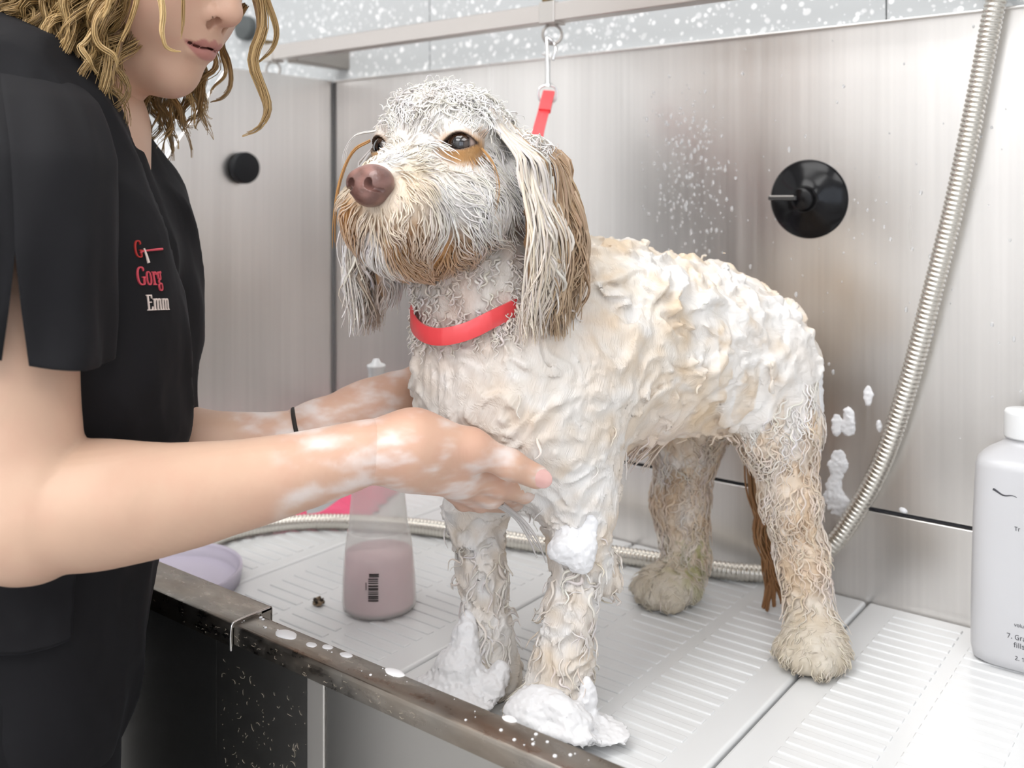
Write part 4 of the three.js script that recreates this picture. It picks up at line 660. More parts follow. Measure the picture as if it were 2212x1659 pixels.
    const g = new THREE.BufferGeometry(); g.setAttribute('position', new THREE.Float32BufferAttribute(pos, 3)); g.setIndex(idx); g.computeVertexNormals(); return g;
  })();
  part('sleeve', slv, SUIT, person);
  // far sleeve
  part('sleeve', meshField((x, y, z) => Math.max(primDist(cap([0.2663,0.4937,0.5705], [0.3029,0.305,0.5613], 0.062, 0.06), x, y, z), -primDist(cap([0.3009,0.3219,0.5615], [0.3348,0.1923,0.5683], 0.054, 0.054), x, y, z)) - 0.002 * noise(x * 30, y * 14, z * 30), ...bounds([cap([0.2663,0.4937,0.5705], [0.3029,0.305,0.5613], 0.07, 0.07)]), 0.005, 0.006), SUIT, person);
  // helper: lay a sheet on the tunic
  const tunicForm = (x, y, z) => unionDist(tunicP, x, y, z);
  const lay = (p, h, f = tunicBase) => { let q = p.slice(); for (let i = 0; i < 14; i++) { const d = f(...q) - h; q = add3(q, fieldGrad(f, q, 0.002), -d * 0.9); } return q; };
  { // pocket flap
    const c00 = [0.4788,0.1749,0.7477], c10 = [0.526,0.1616,0.6925], c01 = [0.4893,0.1245,0.7522], c11 = [0.5366,0.1198,0.6971], nU = 26, nV = 18, pos = [], idx = [];
    for (let s = 0; s < 2; s++) for (let j = 0; j <= nV; j++) for (let i = 0; i <= nU; i++) { const u = i / nU, v = j / nV, p = mix3(mix3(c00, c10, u), mix3(c01, c11, u), v); p[1] -= 0.004 * Math.sin(u * 3.1) * v; pos.push(...lay(p, (s ? 0.002 : 0.0098) + (s ? 0 : 0.006 * v * v + 0.0015 * noise(u * 4, v * 3, 2)), tunicForm)); }
    const N = (nU + 1) * (nV + 1), rim = []; for (let s = 0; s < 2; s++) for (let j = 0; j < nV; j++) for (let i = 0; i < nU; i++) { const a = s * N + j * (nU + 1) + i, b = a + 1, c = a + nU + 1, d = c + 1; if (s) idx.push(a, b, c, b, d, c); else idx.push(a, c, b, b, c, d); }
    for (let i = 0; i < nU; i++) { rim.push([i, i + 1]); rim.push([nV * (nU + 1) + i + 1, nV * (nU + 1) + i]); } for (let j = 0; j < nV; j++) { rim.push([(j + 1) * (nU + 1), j * (nU + 1)]); rim.push([j * (nU + 1) + nU, (j + 1) * (nU + 1) + nU]); } for (const [a, b] of rim) idx.push(a, b, a + N, b, b + N, a + N);
    const g = new THREE.BufferGeometry(); g.setAttribute('position', new THREE.Float32BufferAttribute(pos, 3)); g.setIndex(idx); g.computeVertexNormals(); part('pocket_flap', g, SUIT, person);
  }
  { // embroidery on the chest
    const serif = await new FontLoader().loadAsync('fonts/droid/droid_serif_regular.typeface.json');
    // stitches lie where the cloth is met along the direction it faces on the chest
    const face = unit3([0.955, 0.1, -0.28]), onto = (p, h) => { let q = add3(p, face, 0.03); for (let i = 0; i < 40; i++) { const d = tunicBase(...q) - h; if (Math.abs(d) < 0.00002) break; q = add3(q, face, -d * 0.8); } return q; };
    const sew = (name, text, font, at, right, up, size, stretch, mat) => {
      const g = new TextGeometry(text, { font, size, depth: 1, curveSegments: 4, bevelEnabled: false }), p = g.attributes.position;
      for (let i = 0; i < p.count; i++) { const q = add3(add3(at, right, p.getX(i) * stretch), up, p.getY(i)); p.setXYZ(i, ...onto(q, p.getZ(i) > 0.5 ? 0.0009 : -0.0002)); }
      g.computeVertexNormals(); return part(name, g, mat, person);
    };
    const right = unit3(sub3([0.524,0.3584,0.6398], [0.529,0.3602,0.6612])), up = [0, 1, 0];
    const red = std({ color: lin(0.42, 0.025, 0.02), roughness: 0.6 }), rose = std({ color: lin(0.62, 0.07, 0.10), roughness: 0.6 }), thread = std({ color: lin(0.8, 0.68, 0.62), roughness: 0.6 });
    sew('embroidery', 'G', serif, [0.5266,0.3794,0.6612], right, up, 0.0122, 0.62, red);
    sew('embroidery', 'Gorg', serif, [0.529,0.3602,0.6612], right, up, 0.0130, 0.6, rose);
    sew('embroidery', 'Emm', serif, [0.5308,0.342,0.6542], right, up, 0.0112, 0.6, thread);
    const st1 = new Strands(); st1.add([[0.5251,0.3824,0.6567], [0.524,0.3834,0.6525], [0.5201,0.3836,0.6429], [0.5164,0.3837,0.6331]].map((p) => onto(p, 0.0006)), 0.0006, 0.0010, [1, 1, 1], [1, 1, 1], 6); part('embroidery_comb', st1.geometry(), rose, person);
    const st2 = new Strands(); st2.add([[0.5237,0.3851,0.6527], [0.5241,0.3801,0.6511], [0.5242,0.3748,0.6498]].map((p) => onto(p, 0.0008)), 0.0007, 0.0012, [1, 1, 1], [1, 1, 1], 6); part('embroidery_comb', st2.geometry(), thread, person);
  }
  // trousers and shoes below the tunic
  const legP = (s) => [cap(s > 0 ? [0.4004,0.0768,0.6944] : [0.2879,0.0291,0.6548], (s > 0 ? [0.4004,0.0768,0.6944] : [0.2879,0.0291,0.6548]).map((v, i) => i === 1 ? -0.70 : v), 0.088, 0.058, 0.02)];
  const trP = [...legP(1), ...legP(-1)];
  part('trousers', meshField((x, y, z) => Math.max(unionDist(trP, x, y, z) - 0.004 * noise(x * 18, y * 9, z * 18), -(y + 0.715)), ...bounds(trP), 0.012, 0.02), SUIT, person);
  for (const s of [1, -1]) { const a = s > 0 ? [0.4004,0.0768,0.6944] : [0.2879,0.0291,0.6548], c = [a[0] + BF[0] * 0.045, FLOOR_Y + 0.034, a[2] + BF[2] * 0.045]; part('shoe', meshField((x, y, z) => Math.max(primDist(ell(c, [0.048, 0.045, 0.125], [BS, [0, 1, 0], BF]), x, y, z), FLOOR_Y + 0.001 - y), c.map((v) => v - 0.15), c.map((v) => v + 0.15), 0.006, 0.01), std({ color: lin(0.02, 0.02, 0.022), roughness: 0.5 }), person); }
  { // hair tie on the far wrist
    const st = new Strands(), c = [0.4806,0.2109,0.4753], ax = unit3(sub3([0.4828,0.2117,0.4735], [0.4579,0.207,0.5015])), e1 = unit3(cross3(ax, [0, 1, 0])), e2 = cross3(ax, e1), pts = []; for (let i = 0; i <= 40; i++) { const a = i / 40 * 2 * Math.PI; pts.push(add3(add3(add3(c, e1, 0.0248 * Math.cos(a)), e2, 0.0248 * Math.sin(a)), ax, 0.003 * Math.sin(a))); }
    st.add(pts, 0.002, 0.002, [1, 1, 1], [1, 1, 1], 8); const m = part('hair_tie', st.geometry(), std({ color: lin(0.02, 0.015, 0.012), roughness: 0.7 }), person); m.userData.label = 'thin black hair tie round the wrist';
  }
  // ---- curly blond hair: clumps of fine strands along curved paths
  const DARK = [0.13, 0.066, 0.022], MID = [0.40, 0.235, 0.08], LIGHT = [0.80, 0.57, 0.27], rh = rng(404), hs = new Strands();
  const clump = (pts, n, rad, amp, waves, tone = 0.5, thin = 0.00052, seg = 21) => {
    const base = spline(pts, seg), m = base.length, ph = rh() * 6.28;
    for (let s = 0; s < n; s++) {
      const oa = rh() * 6.28, or = Math.sqrt(rh()) * rad, dp = (rh() - 0.5) * 0.9, da = amp * (0.8 + 0.4 * rh()), lag = (rh() - 0.5) * 0.06, out = []; let e1 = null; const endk = m - Math.floor(rh() * 7);
      for (let k = 0; k < endk; k++) {
        const t = k / (m - 1), tan = unit3(sub3(base[Math.min(m - 1, k + 1)], base[Math.max(0, k - 1)])); e1 = e1 ? unit3(add3(e1, tan, -dot3(e1, tan))) : unit3(cross3(tan, [0.3, 0.2, 0.9])); const e2 = cross3(tan, e1);
        const w = ph + dp * t + (t + lag) * waves * 6.28, g = smooth(0, 0.15, t), rr = or * (1 - 0.3 * t - 0.5 * t ** 4) * (1 + 0.25 * Math.sin(5 * t + oa));
        out.push(add3(add3(base[k], e1, da * g * Math.cos(w) + rr * Math.cos(oa + 2 * t)), e2, da * g * Math.sin(w) + rr * Math.sin(oa + 2 * t)));
      }
      const q = clamp(tone + (rh() - 0.5) * 0.8), c = q < 0.5 ? mix3(DARK, MID, q * 2) : mix3(MID, LIGHT, q * 2 - 1), c2 = mix3(c, LIGHT, 0.3); hs.add(out, thin * (0.8 + 0.7 * rh()), thin * 0.5, c, c2, 3);
    }
  };
  // front curls beside the nose
  clump([[0.4767,0.6164,0.535], [0.4865,0.5895,0.5274], [0.4955,0.5616,0.5269], [0.495,0.5341,0.5335], [0.5008,0.5113,0.5291], [0.5026,0.4942,0.5277], [0.4965,0.4801,0.5324], [0.4857,0.4732,0.5407]], 60, 0.0050, 0.002, 1.2, 0.55);
  clump([[0.489,0.6087,0.5256], [0.4936,0.5856,0.5221], [0.5003,0.5587,0.5169], [0.4975,0.5433,0.519], [0.4894,0.5314,0.5278]], 26, 0.0028, 0.001, 1, 0.6);
  clump([[0.4549,0.5878,0.5139], [0.437,0.5696,0.515], [0.4316,0.5555,0.5192], [0.4345,0.5413,0.517], [0.4357,0.5191,0.516], [0.4306,0.507,0.52], [0.4226,0.5033,0.5261]], 26, 0.003, 0.0015, 1.5, 0.42);
  clump([[0.4286,0.5796,0.5089], [0.4215,0.551,0.5144], [0.4237,0.5305,0.5126], [0.4163,0.5182,0.5183], [0.414,0.51,0.5201]], 14, 0.002, 0.001, 1, 0.5);
  // strands over the cheek
  clump([[0.5222,0.5828,0.6387], [0.5286,0.5552,0.6401], [0.5267,0.5387,0.6416], [0.5262,0.5303,0.6357], [0.5302,0.5277,0.6263]], 22, 0.0022, 0.0016, 1.2, 0.9);
  clump([[0.5104,0.5828,0.6478], [0.5124,0.5585,0.6526], [0.5051,0.5429,0.6519], [0.4985,0.5263,0.6569], [0.4962,0.513,0.6587]], 14, 0.0018, 0.001, 1.5, 0.5);
  clump([[0.5239,0.5851,0.6248], [0.5269,0.5649,0.6225], [0.5274,0.5481,0.6221], [0.5247,0.5346,0.6242]], 8, 0.0015, 0.0008, 1, 0.6);
  clump([[0.504,0.5804,0.6653], [0.5035,0.5542,0.6657], [0.491,0.5362,0.6753], [0.4863,0.528,0.6789], [0.4936,0.5182,0.6733], [0.492,0.509,0.6683]], 26, 0.0025, 0.002, 1.5, 0.75);
  clump([[0.5071,0.575,0.6566], [0.4962,0.5477,0.6713], [0.4977,0.5313,0.6701], [0.5055,0.5215,0.6641], [0.5019,0.5123,0.6606]], 18, 0.0025, 0.0012, 1.2, 0.45);
  clump([[0.5004,0.533,0.6555], [0.4972,0.5163,0.6579], [0.4956,0.5014,0.6591]], 10, 0.0012, 0.0005, 1, 0.3);
  // hair hanging behind the far side of the jaw
  for (let i = 0; i < 34; i++) { const e = i / 33; clump([0, 1, 2, 3].map((k) => { const t = k / 3; return add3(mix3(mix3([0.3514,0.5469,0.5682], [0.413,0.5714,0.5208], e), mix3([0.3514,0.4466,0.5682], [0.4091,0.4732,0.5238], e), t * (0.72 + 0.36 * rh())), [0.022 * (rh() - 0.5), 0.006 * (rh() - 0.5), 0.03 * (rh() - 0.5)]); }), 20, 0.0030, 0.0035, 1.6 + 1.2 * rh(), 0.28 + 0.35 * rh()); }
  // the mass behind the near cheek and over the collar
  const A0 = [0.4103,0.5885,0.712], A1 = [0.4972,0.5828,0.6579], B0 = [0.4287,0.5371,0.7169], B1 = [0.469,0.4776,0.6518];
  for (let i = 0; i < 104; i++) { const u = rh(), t1 = 0.75 + 0.4 * rh(), a = mix3(A0, A1, u), b = mix3(B0, B1, clamp(u + 0.15 * (rh() - 0.5))), o = () => [0.03 * (rh() - 0.5), 0.016 * (rh() - 0.5), 0.03 * (rh() - 0.5)], back = (rh()) * 0.05; const P = (t) => add3(add3(mix3(a, b, t), [-0.609, 0, -0.793], back), o()); clump([pw(0.074, 0.13 - 0.03 * rh(), -0.17 + 0.12 * u), pw(0.084, 0.085, -0.165 + 0.12 * u), P(0), P(0.33 * t1), P(0.66 * t1), P(t1)], 22, 0.0042, 0.0055, 2.4 + 1.6 * rh(), 0.25 + 0.5 * rh() - back * 5, 0.00054, 30); }
  // hair over the skull: a dense under-layer from hairline to nape and loose clumps on top
  const under = new THREE.SphereGeometry(1, 72, 48), up_ = under.attributes.position; const keep = [];
  for (let i = 0; i < up_.count; i++) { const x = up_.getX(i), y = up_.getY(i), z = up_.getZ(i), n = 1 + 0.05 * noise(x * 5, y * 5, z * 5) + 0.03 * noise(x * 14, y * 14, z * 14); keep.push(z < 0.22 + 0.6 * smooth(0.05, 0.65, y) && y > -0.75 && !(y < -0.1 && z > -0.15)); up_.setXYZ(i, ...pw(0.080 * x * n, 0.085 + 0.103 * y * n, -0.094 + 0.103 * z * n)); }
  { const ix = under.index.array, o = []; for (let i = 0; i < ix.length; i += 3) if (keep[ix[i]] && keep[ix[i + 1]] && keep[ix[i + 2]]) o.push(ix[i], ix[i + 1], ix[i + 2]); under.setIndex(o); under.computeVertexNormals(); paint(under, (x, y, z) => mix3(DARK, MID, clamp(0.45 + 1.2 * noise(x * 160, y * 40, z * 160)))); }
  for (let i = 0; i < 150; i++) {
    const th = (rh() - 0.5) * 5.2 + Math.PI, ph = 0.12 + 1.35 * Math.sqrt(rh()), P = (k, j) => { const a = ph + j; return pw(0.080 * k * Math.sin(a) * Math.sin(th), 0.085 + 0.103 * k * Math.cos(a), -0.094 + 0.103 * k * Math.sin(a) * Math.cos(th)); };
    if (Math.cos(th) > 0.1 && ph > 0.9) continue;
    clump([P(1.0, -0.15), P(1.07, 0.15), P(1.10, 0.5), P(1.10, 0.9)], 11, 0.006, 0.006, 1.4 + rh(), 0.35 + 0.4 * rh(), 0.0008);
  }
  // eyes cast down, lashes and brows
  for (const e of [1, -1]) {
    const g = paint(new THREE.SphereGeometry(0.0115, 24, 16), (x, y, z) => { const k = Math.acos(clamp((z * 0.8 - y * 0.6) / 0.0115, -1, 1)); return k < 0.22 ? [0.005, 0.005, 0.005] : k < 0.52 ? [0.07, 0.10, 0.11] : [0.78, 0.74, 0.72]; });
    const m = part('eye', plain(g), std({ vertexColors: true, roughness: 0.1, clearcoat: 1 }), person); m.position.set(...pw(e * 0.0315, 0.0375, -0.0205)); m.quaternion.setFromRotationMatrix(new THREE.Matrix4().makeBasis(v3(PR), v3(PU), v3(PF)));
    const st = new Strands(); for (let i = 0; i < 16; i++) { const u = i / 15 * 2 - 1, x = e * (0.0315 + 0.0125 * u); st.add([pw(x, 0.0365 - 0.001 * u * u, -0.0085 - 0.004 * u * u), pw(x + e * 0.001 * u, 0.033, -0.004 - 0.004 * u * u), pw(x + e * 0.002 * u, 0.0325, 0.0 - 0.004 * u * u)], 0.0004, 0.0001, [1, 1, 1], [1, 1, 1], 3); }
    stuff(part('eyelashes', st.geometry(), std({ color: lin(0.03, 0.02, 0.012), roughness: 0.6 }), person));
    const sb = new Strands(); for (let i = 0; i < 40; i++) { const u = rh(), x = e * (0.013 + 0.034 * u), y = 0.0635 + 0.005 * Math.sin(u * 2.4) + 0.003 * (rh() - 0.5), z = -0.0035 - 0.013 * u * u; sb.add([pw(x, y - 0.001, z - 0.002), pw(x + e * 0.004, y + 0.0015, z - 0.001)], 0.0005, 0.0002, [1, 1, 1], [1, 1, 1], 3); }
    stuff(part('eyebrow', sb.geometry(), std({ color: lin(0.16, 0.09, 0.04), roughness: 0.6 }), person));
  }
  stuff(part('hair', merge([plain(under), hs.geometry()]), std({ vertexColors: true, roughness: 0.34, clearcoat: 0.2, clearcoatRoughness: 0.3 }), person));
  console.log('person', gh.index.count / 3, ga.index.count / 3, gn.index.count / 3, hs.i.length / 3);
}
// ---------------------------------------------------------------- rail, tether, hose and the small things
const steelDark = std({ color: lin(0.42, 0.39, 0.36), metalness: 1, roughness: 0.4 });
function ribbon(pts, wide, w, t, closed = false) { // a strap: rectangular section, its width along wide(i)
  const m = pts.length, pos = [], idx = [];
  for (let i = 0; i < m; i++) { const tan = unit3(sub3(pts[closed ? (i + 1) % m : Math.min(m - 1, i + 1)], pts[closed ? (i + m - 1) % m : Math.max(0, i - 1)])); let u = wide(i); u = unit3(add3(u, tan, -dot3(u, tan))); const n = cross3(tan, u);
    for (const [a, b] of [[-1, -0.7], [-0.9, -1], [0.9, -1], [1, -0.7], [1, 0.7], [0.9, 1], [-0.9, 1], [-1, 0.7]]) pos.push(...add3(add3(pts[i], u, a * w / 2), n, b * t / 2)); }
  const last = closed ? m : m - 1; for (let i = 0; i < last; i++) for (let q = 0; q < 8; q++) { const j = (i + 1) % m, a = i * 8 + q, b = i * 8 + (q + 1) % 8, c = j * 8 + q, d = j * 8 + (q + 1) % 8; idx.push(a, b, c, b, d, c); }
  if (!closed) for (let q = 1; q < 7; q++) { idx.push(0, q + 1, q); const o = (m - 1) * 8; idx.push(o, o + q, o + q + 1); }
  const g = new THREE.BufferGeometry(); g.setAttribute('position', new THREE.Float32BufferAttribute(pos, 3)); g.setIndex(idx); g.computeVertexNormals(); return BGU.toCreasedNormals(g, 0.7);
}
const tube = (pts, r, n = 40, sides = 10, closed = false) => new THREE.TubeGeometry(new THREE.CatmullRomCurve3(pts.map(v3), closed), n, r, sides, closed);
const ringPts = (c, a, b, r, n = 24) => { const o = []; for (let i = 0; i < n; i++) { const t = i / n * 2 * Math.PI; o.push(add3(add3(c, a, r * Math.cos(t)), b, r * Math.sin(t))); } return o; };
const RIGHT = [0.793, 0, -0.609];
{
  const t = thing('tether_rail', 'square steel rail with hanging rings mounted above the splash wall', 'rail');
  part('bar', slab(-0.012, TX1, 0.6258, 0.6468, 0.1015, 0.1225, 0.0012), std({ color: lin(0.66, 0.62, 0.59), metalness: 1, roughness: 0.36 }), t);
  for (const x of [0.02, 1.5]) part('bracket', slab(x - 0.012, x + 0.012, 0.622, 0.652, -0.002, 0.103, 0.002), steelDark, t);
  const c1 = [0.4959,0.6105,0.112], c2 = [-0.0124,0.6119,0.112];
  for (const [c, r] of [[c1, 0.0112], [c2, 0.0105]]) {
    part('clamp', slab(c[0] - 0.011, c[0] + 0.011, 0.6235, 0.6495, 0.0995, 0.1245, 0.0015), steelRail, t);
    part('clamp_screw', new THREE.CylinderGeometry(0.0045, 0.0045, 0.012, 14).rotateX(Math.PI / 2).translate(c[0] - 0.002, 0.652, 0.118), std({ color: lin(0.2, 0.14, 0.07), metalness: 0.7, roughness: 0.5 }), t);
    part('ring', tube(ringPts([c[0], 0.6235 - r, 0.112], RIGHT, [0, 1, 0], r), 0.0016, 48, 8, true), steelDark, t);
  }
}
{
  const t = thing('grooming_loop', 'coral red grooming loop round the neck of the dog clipped to the rail', 'leash');
  const coral = std({ color: lin(0.93, 0.085, 0.095), roughness: 0.38, clearcoat: 0.3, clearcoatRoughness: 0.25 });
  const neck = [[0.6002,0.3263,0.4591], [0.6153,0.3186,0.4714], [0.6357,0.3141,0.4784], [0.6524,0.3145,0.4783], [0.6697,0.3194,0.4713], [0.683,0.328,0.4585], [0.6901,0.3382,0.4279], [0.6768,0.3507,0.3813], [0.6366,0.3603,0.3428], [0.6014,0.3568,0.3447], [0.5798,0.3494,0.3776], [0.5785,0.3361,0.419]];
  const pts = new THREE.CatmullRomCurve3(neck.map(v3), true).getPoints(90).slice(0, 90).map((p) => [p.x, p.y, p.z]);
  part('neck_band', ribbon(pts, () => [0.0, 1, 0.0], 0.0135, 0.0028, true), coral, t);
  const lead = spline([[0.5112,0.5344,0.1429], [0.5241,0.5119,0.1708], [0.5487,0.4832,0.2149], [0.5922,0.4245,0.2824], [0.6349,0.3601,0.3404]], 24);
  part('lead_strap', ribbon(lead, () => RIGHT, 0.0125, 0.003), coral, t);
  part('strap_end', ribbon([[0.5078,0.5416,0.1354], [0.5158,0.5282,0.152], [0.5223,0.5175,0.1646]], () => RIGHT, 0.0138, 0.0055), coral, t);
  const d = [0.5054,0.5402,0.1347];
  part('end_ring', tube([[-0.0095, 0.006], [-0.0105, -0.003], [-0.006, -0.0095], [0.006, -0.0095], [0.0105, -0.003], [0.0095, 0.006], [0.004, 0.0095], [-0.004, 0.0095]].map(([a, b]) => add3(d, [RIGHT[0] * a, b, RIGHT[2] * a])), 0.0013, 60, 8, true), chrome, t);
  const s0 = [0.5035,0.5529,0.1311], s1 = [0.4979,0.5872,0.1241], s2 = [0.4945,0.6041,0.1204];
  const sw = part('snap_body', tube([s0, mix3(s0, s1, 0.5), s1], 0.0031, 12, 12), chrome, t);
  part('trigger', tube([add3(s1, RIGHT, -0.003), add3(add3(s1, RIGHT, -0.0065), [0, 1, 0], 0.001)], 0.0013, 4, 8), chrome, sw);
  part('swivel', new THREE.CylinderGeometry(0.0052, 0.0062, 0.004, 18).translate(...add3(s0, [0, -1, 0], 0.002)), chrome, t);
  part('hook', tube([s1, mix3(s1, s2, 0.6), add3(s2, [0, 1, 0], 0.003), add3(s2, RIGHT, 0.005), add3(add3(s2, RIGHT, 0.0085), [0, -1, 0], 0.004), add3(add3(s1, RIGHT, 0.0095), [0, 1, 0], 0.006), add3(add3(s1, RIGHT, 0.006), [0, -1, 0], 0.006)], 0.0021, 40, 8), chrome, t);
}
{ // corrugated hose: down the back wall, then along the tub floor
  const wall = [[0.9601,0.6484,0.022], [0.9505,0.6101,0.022], [0.9343,0.5228,0.022], [0.9135,0.4155,0.022], [0.8918,0.3235,0.021], [0.8695,0.2333,0.02], [0.8436,0.1497,0.02], [0.8155,0.0919,0.02], [0.7919,0.0545,0.022]];
  const floor = [[0.7397,0.0105,0.0112], [0.6994,0.0105,0.0422], [0.6612,0.0105,0.0548], [0.5999,0.0105,0.0707], [0.5575,0.0105,0.0817], [0.4939,0.0105,0.1025], [0.4302,0.0105,0.1184], [0.3701,0.0105,0.134], [0.3099,0.0105,0.1528], [0.2339,0.0105,0.1915], [0.1775,0.0105,0.2415], [0.1502,0.0105,0.305], [0.1552,0.0105,0.3607]];
  const curve = new THREE.CatmullRomCurve3([...wall, ...floor].map(v3), false, 'centripetal'), L = curve.getLength(), turns = Math.round(L / 0.0048), st = new Strands(), per = 5, prof = [0, 0.75, 1, 1, 0.75], pts = curve.getSpacedPoints(turns * per).map((p) => [p.x, p.y, p.z]);
  let k = 0; st.add(pts, 0, 0, [1, 1, 1], [1, 1, 1], 14, 1, () => 0.0083 + 0.0015 * prof[(k++) % per]);
  const t = thing('shower_hose', 'flexible corrugated metal shower hose running down the wall and along the tub floor', 'hose'); const hg = st.geometry(); hg.computeVertexNormals(); part('hose', hg, std({ color: lin(0.70, 0.67, 0.61), metalness: 1, roughness: 0.27 }), t);
}
{ // black suction cup with a pull tab
  const c = [0.7613,0.42,0.004], t = thing('suction_cup', 'large glossy black suction cup with a pull tab on the back wall', 'suction cup', c);
  const pf = [[0, 0.0], [0.0425, 0.0], [0.043, 0.0012], [0.041, 0.003], [0.033, 0.0065], [0.022, 0.010], [0.015, 0.0125], [0.0128, 0.0145], [0.0122, 0.021], [0.0105, 0.0235], [0, 0.024]].map(([a, b]) => new THREE.Vector2(a, b));
  part('cup', new THREE.LatheGeometry(pf, 64).rotateX(Math.PI / 2), rubber, t);
  const tab = part('pull_tab', new RoundedBoxGeometry(0.031, 0.0045, 0.009, 2, 0.0012).translate(-0.02, 0.001, 0.022), std({ color: lin(0.05, 0.05, 0.05), roughness: 0.35 }), t);
  part('tab_edge', new RoundedBoxGeometry(0.027, 0.0018, 0.0012, 1, 0.0005).translate(-0.02, 0.003, 0.0268), std({ color: lin(0.45, 0.44, 0.42), roughness: 0.35, metalness: 0.6 }), tab);
}
{
  const disc = (r, h) => new THREE.LatheGeometry([[0, 0], [r * 0.96, 0], [r, h * 0.25], [r, h * 0.7], [r * 0.93, h], [0, h * 1.05]].map(([a, b]) => new THREE.Vector2(a, b)), 48);
  single('rubber_stopper', disc(0.0225, 0.014).rotateZ(-Math.PI / 2), rubberMatt, 'round matt black rubber stopper on the end wall of the tub', 'stopper', [0.0015,0.4643,0.1788]);
  single('rubber_stopper', disc(0.021, 0.016).rotateX(Math.PI / 2), std({ color: lin(0.09, 0.1, 0.1), roughness: 0.6 }), 'grey rubber stopper high on the flecked wall beside the hair', 'stopper', [-0.2167,0.7117,0.0005]);
}
{ // squeeze bottle with pink shampoo
  const c = [0.4326,0,0.3305], t = thing('squeeze_bottle', 'translucent squeeze bottle with pink liquid and a barcode beside the front paw', 'bottle', [c[0], 0.0008, c[2]]); t.rotation.set(0, 0.0, 0.02);
  const pf = [[0, 0], [0.034, 0], [0.037, 0.003], [0.0378, 0.008], [0.0372, 0.03], [0.0345, 0.062], [0.0318, 0.0795], [0.0312, 0.0805], [0.0306, 0.0815], [0.0285, 0.105], [0.0255, 0.135], [0.0268, 0.15], [0.0245, 0.17], [0.0165, 0.19], [0.0125, 0.197], [0.0122, 0.212]].map(([a, b]) => new THREE.Vector2(a, b));
  part('shell', new THREE.LatheGeometry(pf, 56), std({ color: lin(0.95, 0.95, 0.93), transmission: 0.62, roughness: 0.25, thickness: 0, specularIntensity: 0.6 }), t);
  part('liquid', new THREE.LatheGeometry([[0, 0.002], [0.0335, 0.002], [0.0362, 0.008], [0.0358, 0.03], [0.0338, 0.0575], [0.0, 0.0575]].map(([a, b]) => new THREE.Vector2(a, b)), 56), std({ color: lin(0.88, 0.56, 0.61), roughness: 0.3 }), t);
  part('collar', new THREE.LatheGeometry([[0.0125, 0.198], [0.0145, 0.199], [0.0145, 0.213], [0.009, 0.217], [0.0078, 0.235]].map(([a, b]) => new THREE.Vector2(a, b)), 32), plasticWhite, t);
  part('cap', new THREE.LatheGeometry([[0.0065, 0.231], [0.0078, 0.233], [0.0085, 0.243], [0.0098, 0.246], [0.0095, 0.2485], [0.005, 0.2505], [0.003, 0.2545], [0, 0.255]].map(([a, b]) => new THREE.Vector2(a, b)), 28), plasticWhite, t);
  const r = rng(3), bars = []; let y = 0.021; while (y < 0.0475) { const h = 0.0005 + 0.0016 * r(); const R = 0.0384 - 0.055 * (y - 0.01), a0 = 0.50 + (y > 0.042 ? 0.02 : 0); bars.push(new THREE.CylinderGeometry(R, R, h, 8, 1, true, a0, 0.27).translate(0, y, 0)); y += h + 0.0005 + 0.0007 * r(); }
  bars.push(new THREE.CylinderGeometry(0.0384 - 0.055 * 0.024, 0.0384 - 0.055 * 0.024, 0.009, 4, 1, true, 0.425, 0.025).translate(0, 0.034, 0));
  stuff(part('barcode', BGU.mergeGeometries(bars), std({ color: lin(0.015, 0.012, 0.012), roughness: 0.6, side: THREE.DoubleSide }), t));
}
